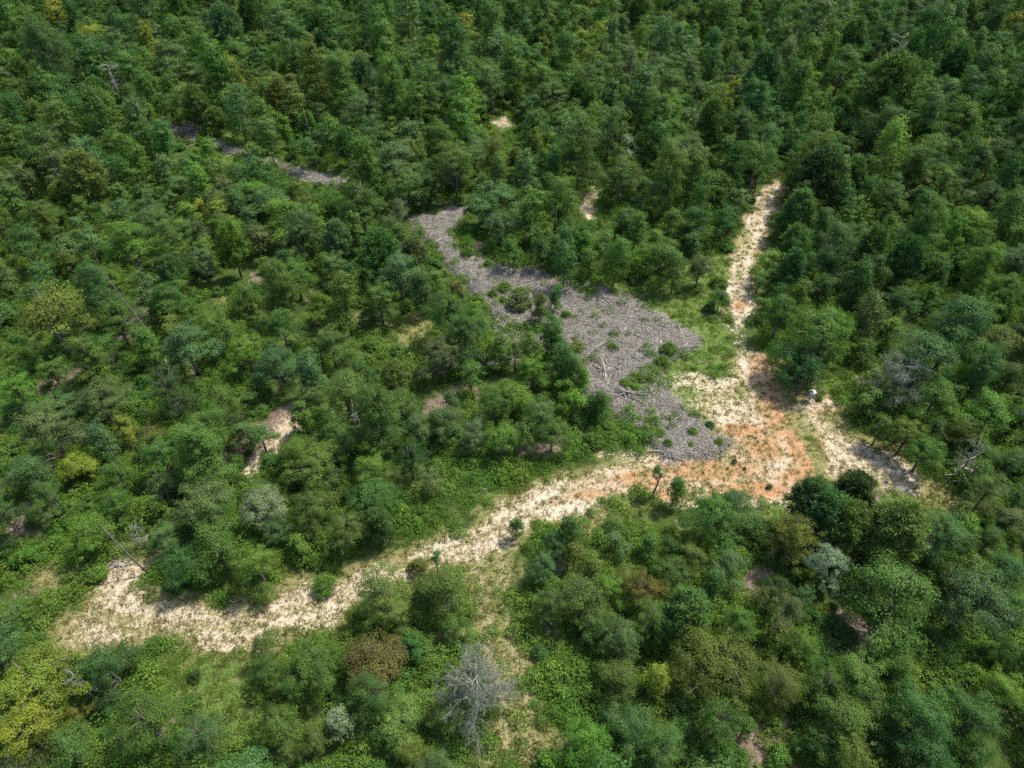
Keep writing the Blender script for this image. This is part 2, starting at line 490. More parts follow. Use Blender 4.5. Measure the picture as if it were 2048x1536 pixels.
def crown_clumps(rng, shape, R, H, base, n, nl):
    """clump centres over several uneven lobes; returns centres, outward directions, lobe shade of age"""
    ch = H - base
    C, D, A = [], [], []
    th0 = rng.uniform(0, 6.28)
    for i in range(nl):
        th = th0 + i * 2.39996 + rng.normal() * .35
        f = (i + .5) / nl
        if shape == 'tall':
            z = base + ch * (.14 + .74 * f)
            q = R * (.55 - .32 * f) * rng.uniform(.4, 1.3)
            lr = R * (.60 - .08 * f) * rng.uniform(.7, 1.15)
            lz = lr * 1.25
        elif shape == 'dome':
            q = R * (.66 * (1 - f) ** .5) * rng.uniform(.8, 1.1)
            z = base + ch * (.34 + .32 * f + rng.normal() * .05)
            lr = R * rng.uniform(.38, .52); lz = lr * .85
        else:
            q = R * (.68 * (1 - f ** 1.5)) * rng.uniform(.6, 1.3)
            z = base + ch * (.26 + .46 * f + rng.normal() * .06)
            lr = R * rng.uniform(.28, .54); lz = lr * rng.uniform(.8, 1.25)
        lc = np.array([math.cos(th) * q, math.sin(th) * q, z])
        m = int(n / nl * (lr / (R * .45)) ** 1.5)
        d = unit(rng.normal(size=(m * 2, 3)))
        d = d[d[:, 2] > -.45][:m]
        rr = rng.uniform(.3, 1.0, len(d)) ** .4
        stray = rng.uniform(size=len(d)) < .14
        rr = np.where(stray, rng.uniform(1.1, 1.5, len(d)), rr)
        C.append(lc + d * np.array([lr, lr, lz]) * rr[:, None])
        D.append(d); A.append(np.full(len(d), rng.uniform(0, .35)))
    return np.concatenate(C), np.concatenate(D), np.concatenate(A)

def broadleaf(seed, shape='round', R=3.5, H=9.5, base=2.6, clumps=150, per=55, leaf=.2, openness=.0, droop=.0, clump_r=.55, flat=.6, limbs=True, lobes=7):
    rng = np.random.default_rng(seed)
    crown, wood = Geo(), Geo()
    C, D, A = crown_clumps(rng, shape, R - .2, H, base, clumps, lobes)
    if openness:
        keep = rng.uniform(size=len(C)) > openness
        C, D, A = C[keep], D[keep], A[keep]
    for c, d, la in zip(C, D, A):
        r = clump_r * rng.uniform(.5, 1.4)
        k = max(6, int(per * rng.uniform(.7, 1.3) * (r / clump_r) ** 1.7))
        o = unit(rng.normal(size=(k, 3)))
        o[:, 2] = np.where(rng.uniform(size=k) < .72, np.abs(o[:, 2]), o[:, 2])
        rad = r * rng.uniform(.35, 1.12, k)[:, None]
        along = unit(d * [1, 1, .35] + rng.normal(size=3) * .3)
        P = o * rad * np.array([1, 1, flat])
        P = P + along * ((P @ along) * rng.uniform(.1, .6))[:, None]
        P = c + P
        P[:, 2] -= droop * (rad[:, 0] ** 2) * .3
        N = unit(o * .8 + d * .8 + np.array([0, 0, .35]) + rng.normal(size=(k, 3)) * .34)
        a = np.clip(la + rng.uniform() * .35 + rng.uniform(0, .4, k), 0, 1)
        leaves(crown, P, N, leaf, rng, 0, a)
    lean = rng.normal(size=2) * .25
    hh = base + (H - base) * .62
    tp = np.array([[0, 0, -.25], [lean[0] * .2, lean[1] * .2, H * .18], [lean[0] * .7, lean[1] * .7, H * .42], [lean[0], lean[1], hh], [lean[0] * 1.2, lean[1] * 1.2, H * .88]])
    r0 = .12 + R * .018
    wood.tube(tp, [r0 * 1.25, r0, r0 * .75, r0 * .42, .03], 6, 0)
    if limbs:
        for c in C[::3]:
            z0 = max(base * .6, min(c[2] - .5 - rng.uniform(.2, .5) * np.hypot(c[0], c[1]), hh))
            t = z0 / hh
            s = np.array([lean[0] * t, lean[1] * t, z0])
            mid = (s + c) * .5 + np.array([0, 0, .15 * np.linalg.norm(c - s)]) + rng.normal(size=3) * .12
            wood.tube([s, mid, c], [r0 * .3, r0 * .2, .015], 4, 0)
    return crown, wood

def pine(seed, R=2.9, H=11.5, base=3.4, tufts=120, blades=70, L=.55, w=.05):
    rng = np.random.default_rng(seed)
    crown, wood = Geo(), Geo()
    wood.tube([[0, 0, -.25], [.05, 0, H * .3], [.0, .1, H * .65], [.05, .05, H * .97]], [.21, .17, .11, .03], 6, 0)
    for i in range(tufts):
        t = (i + rng.uniform()) / tufts
        z = base + (H - base) * t ** .9
        rr = R * (1 - t) ** .55 * rng.uniform(.55, 1.05) * (.55 + .45 * min(1, t * 4)) + .15
        th = i * 2.39996 + rng.normal() * .3
        out = np.array([math.cos(th), math.sin(th), 0])
        tip = out * rr + np.array([0, 0, z + rr * .22])
        wood.tube([[0, 0, z - rr * .12], tip], [.045, .015], 3, 0)
        subs = 2 if rr > 1.2 else 1
        for s in range(subs):
            c = tip - out * (s * .75) + rng.normal(size=3) * [.18, .18, .08]
            k = blades
            o = unit(rng.normal(size=(k, 3)) + out * .5 + np.array([0, 0, .75]))
            st = c + rng.normal(size=(k, 3)) * .22
            side = unit(np.cross(o, rng.normal(size=(k, 3)))) * w
            ln = L * rng.uniform(.6, 1.15, k)[:, None]
            V = np.stack([st - side, st + side, st + o * ln], 1)
            crown.tris(V, 0, np.clip(rng.uniform() * .5 + rng.uniform(0, .5, k), 0, 1))
    return crown, wood

def dead_tree(seed, R=3.4, H=8.5, limbs=26, subs=8, twigs=7, fine=.016):
    rng = np.random.default_rng(seed)
    trunk, br = Geo(), Geo()
    trunk.tube([[0, 0, -.2], [.1, .05, H * .25], [-.05, .1, H * .5], [.1, 0, H * .8]], [.2, .16, .11, .03], 6, 0)
    for i in range(limbs):
        t = rng.uniform(.22, .98)
        z = H * .8 * t
        th = i * 2.4 + rng.normal() * .3
        up = rng.uniform(.1, .75)
        d = unit(np.array([math.cos(th), math.sin(th), up]))
        L = R * rng.uniform(.65, 1.05) * (1.1 - .45 * t)
        s = np.array([0, 0, z])
        e = s + d * L
        mid = (s + e) / 2 + rng.normal(size=3) * .2
        br.tube([s, mid, e], [.055, .034, .012], 4, 0)
        for j in range(subs):
            q = rng.uniform(.25, 1)
            p = s + (e - s) * q
            d2 = unit(d + rng.normal(size=3) * .65)
            l2 = L * .4 * rng.uniform(.5, 1.1)
            e2 = p + d2 * l2
            br.tube([p, (p + e2) / 2 + rng.normal(size=3) * .06, e2], [.024, .016, .008], 3, 0)
            for k in range(twigs):
                p3 = p + (e2 - p) * rng.uniform(.2, 1)
                e3 = p3 + unit(d2 + rng.normal(size=3) * .8) * l2 * .5 * rng.uniform(.5, 1.2)
                br.tube([p3, e3], [fine * .8, fine * .45], 3, 0)
    return br, trunk

def bush(seed, R=1.2, H=1.5, clumps=30, per=95, leaf=.135):
    rng = np.random.default_rng(seed)
    g, w = Geo(), Geo()
    for i in range(clumps):
        th, q = rng.uniform(0, 6.28), rng.uniform() ** .5
        hz = H * (.25 + .6 * (1 - q ** 2) * rng.uniform(.6, 1.1))
        c = np.array([math.cos(th) * R * .8 * q, math.sin(th) * R * .8 * q, hz])
        k = int(per * rng.uniform(.6, 1.3))
        o = unit(rng.normal(size=(k, 3)))
        r = rng.uniform(.25, .5) * R * .8
        P = c + o * r * rng.uniform(.4, 1.05, k)[:, None] * [1, 1, .8]
        P[:, 2] = np.maximum(P[:, 2], .05)
        N = unit(o + np.array([0, 0, .7]) + rng.normal(size=(k, 3)) * .45)
        leaves(g, P, N, leaf, rng, 0, np.clip(rng.uniform() * .5 + rng.uniform(0, .6, k), 0, 1))
        if i % 2 == 0:
            w.tube([[0, 0, -.1], c * [.45, .45, .55], c], [.03, .022, .01], 3, 0)
    return g, w

def herb(seed, R=.55, n=70, leaf=.16, H=.35):
    rng = np.random.default_rng(seed)
    g = Geo()
    a = rng.uniform(0, 2 * np.pi, n); q = rng.uniform(0, 1, n) ** .6
    z = H * (1 - q ** 1.6) * rng.uniform(.4, 1.1, n) + .04
    P = np.stack([np.cos(a) * q * R, np.sin(a) * q * R, z], 1)
    N = unit(np.array([0, 0, 1.0]) + rng.normal(size=(n, 3)) * .5)
    leaves(g, P, N, leaf, rng)
    return g

def tuft(seed, n=16, H=.28, w=.018, spread=.13):
    rng = np.random.default_rng(seed)
    g = Geo()
    p = np.concatenate([rng.normal(size=(n, 2)) * spread, np.zeros((n, 1))], 1)
    d = unit(np.concatenate([rng.normal(size=(n, 2)) * .55, np.ones((n, 1))], 1))
    s = unit(np.cross(d, rng.normal(size=(n, 3)))) * w
    g.tris(np.stack([p - s, p + s, p + d * H * rng.uniform(.5, 1.2, n)[:, None]], 1), 0, rng.uniform(0, 1, n))
    return g

def twig_bundle(seed, n=14, R=.9):
    rng = np.random.default_rng(seed)
    g = Geo()
    main = rng.uniform(0, math.pi)
    for i in range(n):
        th = main + rng.normal() * .8
        L = rng.uniform(.3, 1.5)
        c = np.array([rng.normal() * R * .45, rng.normal() * R * .45, rng.uniform(.03, .2)])
        d = np.array([math.cos(th), math.sin(th), rng.normal() * .12]) * L / 2
        g.tube([c - d, c + rng.normal(size=3) * .05, c + d], [.026, .024, .012], 3, 0)
    return g

def joined(crown, wood, name, mats):
    """one mesh of both, for trees that are only seen as part of the far wood"""
    g = Geo()
    g.v = crown.v + wood.v
    g.n = crown.n + wood.n
    off = crown.n
    g.f3 = crown.f3 + [f + off for f in wood.f3]; g.f4 = crown.f4 + [f + off for f in wood.f4]
    g.m3 = crown.m3 + [m * 0 + 1 for m in wood.m3]; g.m4 = crown.m4 + [m * 0 + 1 for m in wood.m4]
    g.a3 = crown.a3 + wood.a3; g.a4 = crown.a4 + wood.a4
    return g.build(name, mats)

# ------------------------------------------------------------------ object helpers
def tag(o, label=None, cat=None, group=None, kind=None):
    if label: o['label'] = label
    if cat: o['category'] = cat
    if group: o['group'] = group
    if kind: o['kind'] = kind
    return o

def mesh_obj(name, me, parent=None, loc=None):
    o = bpy.data.objects.new(name, me)
    COL.objects.link(o)
    if parent is not None:
        o.parent = parent
    if loc is not None:
        o.location = loc
    return o

def empty(name, loc, rz=0.0, s=1.0):
    o = bpy.data.objects.new(name, None)
    o.empty_display_size = .3
    COL.objects.link(o)
    o.location = loc
    o.rotation_euler = (0, 0, rz)
    o.scale = (s, s, s) if not isinstance(s, tuple) else s
    return o

def scatter(name, protos, pts, rot, scl, idx, tint, kind_tag='stuff'):
    """one object that strews copies of a few small plants or twigs over given ground points"""
    me = bpy.data.meshes.new(name)
    n = len(pts)
    me.vertices.add(n)
    me.vertices.foreach_set("co", np.asarray(pts, np.float32).ravel())
    def attr(an, ty, key, data):
        a = me.attributes.new(an, ty, 'POINT')
        a.data.foreach_set(key, np.ascontiguousarray(data).ravel())
    attr("turn", 'FLOAT_VECTOR', "vector", np.asarray(rot, np.float32))
    attr("size", 'FLOAT_VECTOR', "vector", np.asarray(scl, np.float32))
    attr("pick", 'INT', "value", np.asarray(idx, np.int32))
    attr("leaf_tint", 'FLOAT_VECTOR', "vector", np.asarray(tint, np.float32))
    coll = bpy.data.collections.new(name + "_kinds")
    for i, pm in enumerate(protos):
        coll.objects.link(bpy.data.objects.new("%s_kind_%02d" % (name, i), pm))
    ng = bpy.data.node_groups.new(name + "_nodes", 'GeometryNodeTree')
    ng.interface.new_socket("Geometry", in_out='INPUT', socket_type='NodeSocketGeometry')
    ng.interface.new_socket("Geometry", in_out='OUTPUT', socket_type='NodeSocketGeometry')
    gi, go = ng.nodes.new("NodeGroupInput"), ng.nodes.new("NodeGroupOutput")
    ci = ng.nodes.new("GeometryNodeCollectionInfo")
    ci.inputs[0].default_value = coll
    ci.inputs['Separate Children'].default_value = True
    ci.inputs['Reset Children'].default_value = True
    ip = ng.nodes.new("GeometryNodeInstanceOnPoints")
    ip.inputs['Pick Instance'].default_value = True
    def named(an, ty):
        a = ng.nodes.new("GeometryNodeInputNamedAttribute")
        a.data_type = ty
        a.inputs[0].default_value = an
        return a.outputs[0]
    e2r = ng.nodes.new("FunctionNodeEulerToRotation")
    L = ng.links.new
    L(gi.outputs[0], ip.inputs['Points']); L(ci.outputs[0], ip.inputs['Instance'])
    L(named("pick", 'INT'), ip.inputs['Instance Index'])
    L(named("turn", 'FLOAT_VECTOR'), e2r.inputs[0]); L(e2r.outputs[0], ip.inputs['Rotation'])
    L(named("size", 'FLOAT_VECTOR'), ip.inputs['Scale'])
    L(ip.outputs[0], go.inputs[0])
    o = mesh_obj(name, me)
    md = o.modifiers.new("scatter", 'NODES')
    md.node_group = ng
    o['kind'] = kind_tag
    return o

# ------------------------------------------------------------------ the ground: one sheet to the horizon, cut into its named surfaces
def growing(start, stop, step, g=1.25, cap=400):
    out = [start]
    while out[-1] < stop:
        step = min(step * g, cap)
        out.append(out[-1] + step)
    return out

xs = np.arange(-62, 74.01, .4)
xr = np.array(growing(74, 160, .5, 1.02)); xr2 = np.array(growing(xr[-1], 4000, 3, 1.3))
xl = -np.array(growing(62, 160, .5, 1.02)); xl2 = -np.array(growing(-xl[-1], 4000, 3, 1.3))
X = np.concatenate([xl2[::-1][:-1], xl[::-1][:-1], xs, xr[1:], xr2[1:]])
ys = np.arange(12, 96, .33)
yf = np.array(growing(ys[-1], 220, .35, 1.012)); yf2 = np.array(growing(yf[-1], 5000, 3, 1.3))
yb = -np.array(growing(-12, 1500, 1.5, 1.35))
Y = np.concatenate([yb[::-1][:-1], ys, yf[1:], yf2[1:]])
GX, GY = np.meshgrid(X, Y)
gx, gy = GX.ravel(), GY.ravel()
Z = {k: zone(k, gx, gy) for k in POLYS}
Z['clay'] = clay_zone(gx, gy) * (np.abs(gx) < 90)
gz = ground_z(gx, gy)
far = (np.abs(gx) > 170) | (gy > 230) | (gy < 0)
gz = np.where(far, 0, gz)
def path_dist(px, py, line):
    best = np.full(px.shape, 1e9)
    for (x1, y1), (x2, y2) in zip(line[:-1], line[1:]):
        ex, ey = x2 - x1, y2 - y1
        t = np.clip(((px - x1) * ex + (py - y1) * ey) / (ex * ex + ey * ey), 0, 1)
        best = np.minimum(best, np.hypot(px - x1 - t * ex, py - y1 - t * ey))
    return best
# the two wheel lanes of each track, and the grassy middle between them
Z['rut'] = np.zeros(gx.shape); Z['mid'] = np.zeros(gx.shape)
for line in ([(150,1268),(260,1250),(400,1247),(540,1234),(640,1205),(720,1175),(820,1132),(900,1102),(1000,1052),(1100,1005),(1200,962),(1330,940),(1450,880),(1520,800),(1500,720),(1480,660),(1478,590),(1480,540),(1500,470),(1525,410),(1555,350)],
             [(1520,800),(1560,900),(1600,960)], [(1610,820),(1660,880),(1730,930),(1820,970)], [(980,1110),(990,1200),(1000,1300),(1025,1400),(1045,1540)], [(1090,1005),(1300,975),(1480,940),(1590,900)]):
    w = [place(u, v)[:2] for u, v in line]
    m = (gy > 10) & (gy < 140) & (np.abs(gx) < 75)
    d = path_dist(gx[m], gy[m], w) + (vnoise(gx[m], gy[m], 2.5, 95) - .5) * .35
    Z['rut'][m] = np.maximum(Z['rut'][m], np.exp(-((d - .95) / .38) ** 2))
    Z['mid'][m] = np.maximum(Z['mid'][m], np.exp(-(d / .42) ** 2))
Z['mid'] *= 1 - Z['rut']
gz = gz - .05 * Z['rut'] * np.maximum(Z['sand'], Z['straw'] * .6)
# turf that has grown back over parts of the bare tracks
pu, pv, _ = project(gx, gy, 0)
for cu, cv, ru, rv, st in [(230,1236,46,9,.8),(330,1262,80,8,.6),(470,1258,70,8,.7),(790,1128,60,20,.75),(440,1205,90,6,.6),(600,1222,60,7,.4),(1220,925,60,14,.7),(1330,900,70,12,.5),(1415,790,70,26,.55),(1380,840,40,20,.4),
                           (1500,770,20,12,.3),(1605,850,10,30,.6),(1625,890,10,34,.6),(1643,920,10,22,.6),(1480,690,12,40,.3),(1490,480,10,20,.4),(1475,560,9,30,.4),(1480,960,60,8,.3),(1640,870,30,20,.35),(870,1112,40,14,.4),(1180,955,50,12,.3)]:
    Z['sand'] *= 1 - st * np.exp(-((pu - cu) / ru) ** 2 - ((pv - cv) / rv) ** 2)
Z['sand'] *= np.where((pv > 1105) & (pu < 300) & (pu > 0), np.clip((pu - 60) / 170, .35, 1), 1)
cov = vnoise(gx, gy, 2.6, 91) * .6 + vnoise(gx, gy, 1.0, 92) * .4
Z['sand'] *= np.clip(.62 + 1.1 * (cov - .25), .45, 1)
rut = np.sin((gx * .35 + gy * .94) * 3.0 + 2.5 * vnoise(gx, gy, 4, 8)) * .5
gz = gz + Z['sand'] * (-.05 + .035 * rut) + Z['clay'] * .05 * (vnoise(gx, gy, .9, 21) - .5) + Z['slash'] * .18 * (vnoise(gx, gy, 1.3, 22)) + .10 * (vnoise(gx, gy, .8, 23) - .5) * (1 - Z['sand'])
nx, ny = len(X), len(Y)
verts = np.stack([gx, gy, gz], 1).astype(np.float32)
ii, jj = np.meshgrid(np.arange(ny - 1), np.arange(nx - 1), indexing='ij')
quad = np.stack([ii * nx + jj, ii * nx + jj + 1, (ii + 1) * nx + jj + 1, (ii + 1) * nx + jj], -1).reshape(-1, 4)
fc = verts[quad].mean(1)
def face_mean(a): return a[quad].mean(1)
uf, vf, df = project(fc[:, 0], fc[:, 1], 0)
f_sand, f_slash, f_straw = face_mean(Z['sand']) > .5, face_mean(Z['slash']) > .5, face_mean(Z['straw']) > .5
which = np.zeros(len(quad), int)
which[f_straw & (uf > 930) & (uf < 1080) & (vf > 1110)] = 3
main_clear = f_sand & (((uf > 1240) & (vf > 590)) | ((vf > 560) & (uf > 1570)))
which[f_sand] = 1
which[main_clear] = 2
which[f_sand & (vf < 605) & (uf > 1440)] = 4
which[f_slash] = 5
names = {0: "ground", 1: "sandy_track", 2: "clay_clearing", 3: "grassy_track", 4: "narrow_sandy_track", 5: "slash_covered_ground"}
descr = {0: "wooded ground of low green weeds and brown leaf litter", 1: "pale sandy track curving across the foreground",
         2: "bare cream and red clay clearing where the tracks meet", 3: "straw coloured grassy track running down to the bottom edge",
         4: "pale sandy track running up into the forest at right", 5: "grey ground under chipped branches"}
for k, nm in names.items():
    q = quad[which == k]
    used, inv = np.unique(q, return_inverse=True)
    q = inv.reshape(q.shape)
    me = bpy.data.meshes.new(nm)
    me.vertices.add(len(used)); me.vertices.foreach_set("co", verts[used].ravel())
    me.loops.add(q.size); me.loops.foreach_set("vertex_index", q.ravel().astype(np.int32))
    me.polygons.add(len(q)); me.polygons.foreach_set("loop_start", (np.arange(len(q)) * 4).astype(np.int32))
    me.polygons.foreach_set("use_smooth", np.ones(len(q), bool))
    me.update(calc_edges=True)
    for an, ks in (("zones_a", ('sand', 'clay', 'slash')), ("zones_b", ('meadow', 'straw', 'litter')), ("zones_c", ('rut', 'mid', 'mid'))):
        a = me.attributes.new(an, 'FLOAT_COLOR', 'POINT')
        arr = np.ones((len(used), 4), np.float32)
        for i, kk in enumerate(ks):
            arr[:, i] = Z[kk][used]
        a.data.foreach_set("color", arr.ravel())
    me.materials.append(M_GROUND)
    tag(mesh_obj(nm, me), descr[k], kind='structure')

# ------------------------------------------------------------------ prototypes of trees
def protos_of(fn, specs, leafmat, woodmat=M_BARK, name="tree"):
    out = []
    for kw in specs:
        c, w = fn(**kw)
        out.append((c.build("%s_crown" % name, [leafmat]), w.build("%s_trunk" % name, [woodmat], True), kw))
    return out

NEAR = []
for i in range(5): NEAR.append(dict(seed=10 + i, shape='round', R=3.5, H=[8.2, 9.4, 8.6, 9.8, 9.0][i], base=.5, clumps=[170, 130, 200, 120, 150][i], per=52, leaf=[.19, .23, .18, .24, .2][i], clump_r=[.5, .62, .45, .68, .55][i], lobes=[7, 5, 9, 6, 4][i]))
for i in range(4): NEAR.append(dict(seed=20 + i, shape='dome', R=3.5, H=[6.6, 7.4, 7.0, 7.8][i], base=.3, clumps=[180, 160, 210, 150][i], per=52, leaf=[.19, .23, .17, .21][i], clump_r=[.52, .6, .45, .58][i], lobes=[8, 6, 10, 5][i]))
for i in range(4): NEAR.append(dict(seed=30 + i, shape='tall', R=3.5, H=[13.5, 12.0, 15.0, 13.0][i], base=1.1, clumps=[220, 190, 230, 170][i], per=50, leaf=.24, clump_r=[.62, .7, .6, .75][i], flat=.75, lobes=[8, 6, 10, 7][i]))
for i in range(4): NEAR.append(dict(seed=40 + i, shape=['round', 'dome', 'round', 'tall'][i], R=3.5, H=[9, 8, 10, 12][i], base=.9, clumps=170, per=42, leaf=.19, clump_r=.5, openness=.35, flat=.5, lobes=[6, 8, 7, 9][i]))
LOW = []
for kw in NEAR:
    k2 = dict(kw); k2['seed'] += 100; k2['leaf'] = kw['leaf'] * 1.55; k2['per'] = int(kw['per'] * .55); k2['clumps'] = int(kw['clumps'] * .7); k2['clump_r'] *= 1.2; k2['limbs'] = False
    LOW.append(k2)
for kw in NEAR:
    kw['leaf'] *= .76; kw['per'] = int(kw['per'] * 1.75)
B_NEAR = protos_of(broadleaf, NEAR, M_LEAF, name="broadleaf")
B_LOW = protos_of(broadleaf, LOW, M_LEAF, name="broadleaf_far")
SHAPES = {'b': [0, 1, 2, 3, 4], 'm': [5, 6, 7, 8], 't': [9, 10, 11, 12], 'o': [13, 14, 15, 16]}
P_NEAR = protos_of(pine, [dict(seed=60 + i, tufts=[120, 100, 135][i], H=[10.5, 11.5, 9.5][i], R=[2.9, 2.6, 3.1][i]) for i in range(3)], M_NEEDLE, name="pine")
P_LOW = protos_of(pine, [dict(seed=70 + i, tufts=75, blades=34, w=.09, L=.7, H=[10.5, 11.5, 9.5][i], R=[2.9, 2.6, 3.1][i]) for i in range(3)], M_NEEDLE, name="pine_far")
DEAD = protos_of(dead_tree, [dict(seed=80, limbs=40, subs=12, twigs=10, fine=.012), dict(seed=81, limbs=20, subs=7, twigs=6, H=10.5, R=2.6), dict(seed=82, limbs=12, subs=4, twigs=3, H=10, R=2.4)], M_DEAD, M_DEAD, name="dead_tree")
BUSH = protos_of(bush, [dict(seed=90 + i) for i in range(4)], M_LEAF, name="bush")
SAPL = protos_of(broadleaf, [dict(seed=95, shape='tall', R=.9, H=5.6, base=2.6, clumps=26, per=30, leaf=.16, clump_r=.3, lobes=4), dict(seed=96, shape='tall', R=1.3, H=5.6, base=.6, clumps=70, per=40, leaf=.17, clump_r=.35, lobes=8)], M_LEAF, name="sapling")

TINT = {
 'm': ((0.067, 0.134, 0.029), "mid green"), 'g': ((0.085, 0.168, 0.028), "bright green"), 'y': ((0.148, 0.191, 0.030), "yellow green"),
 'o': ((0.092, 0.134, 0.030), "olive green"), 'd': ((0.042, 0.086, 0.024), "dark green"), 'e': ((0.046, 0.111, 0.031), "deep green"),
 'b': ((0.071, 0.136, 0.047), "blue green"), 's': ((0.166, 0.229, 0.140), "silvery green"), 'r': ((0.112, 0.120, 0.035), "rusty olive"),
 'x': ((0.085, 0.122, 0.045), "grey green"), 'l': ((0.114, 0.181, 0.045), "pale green"),
}
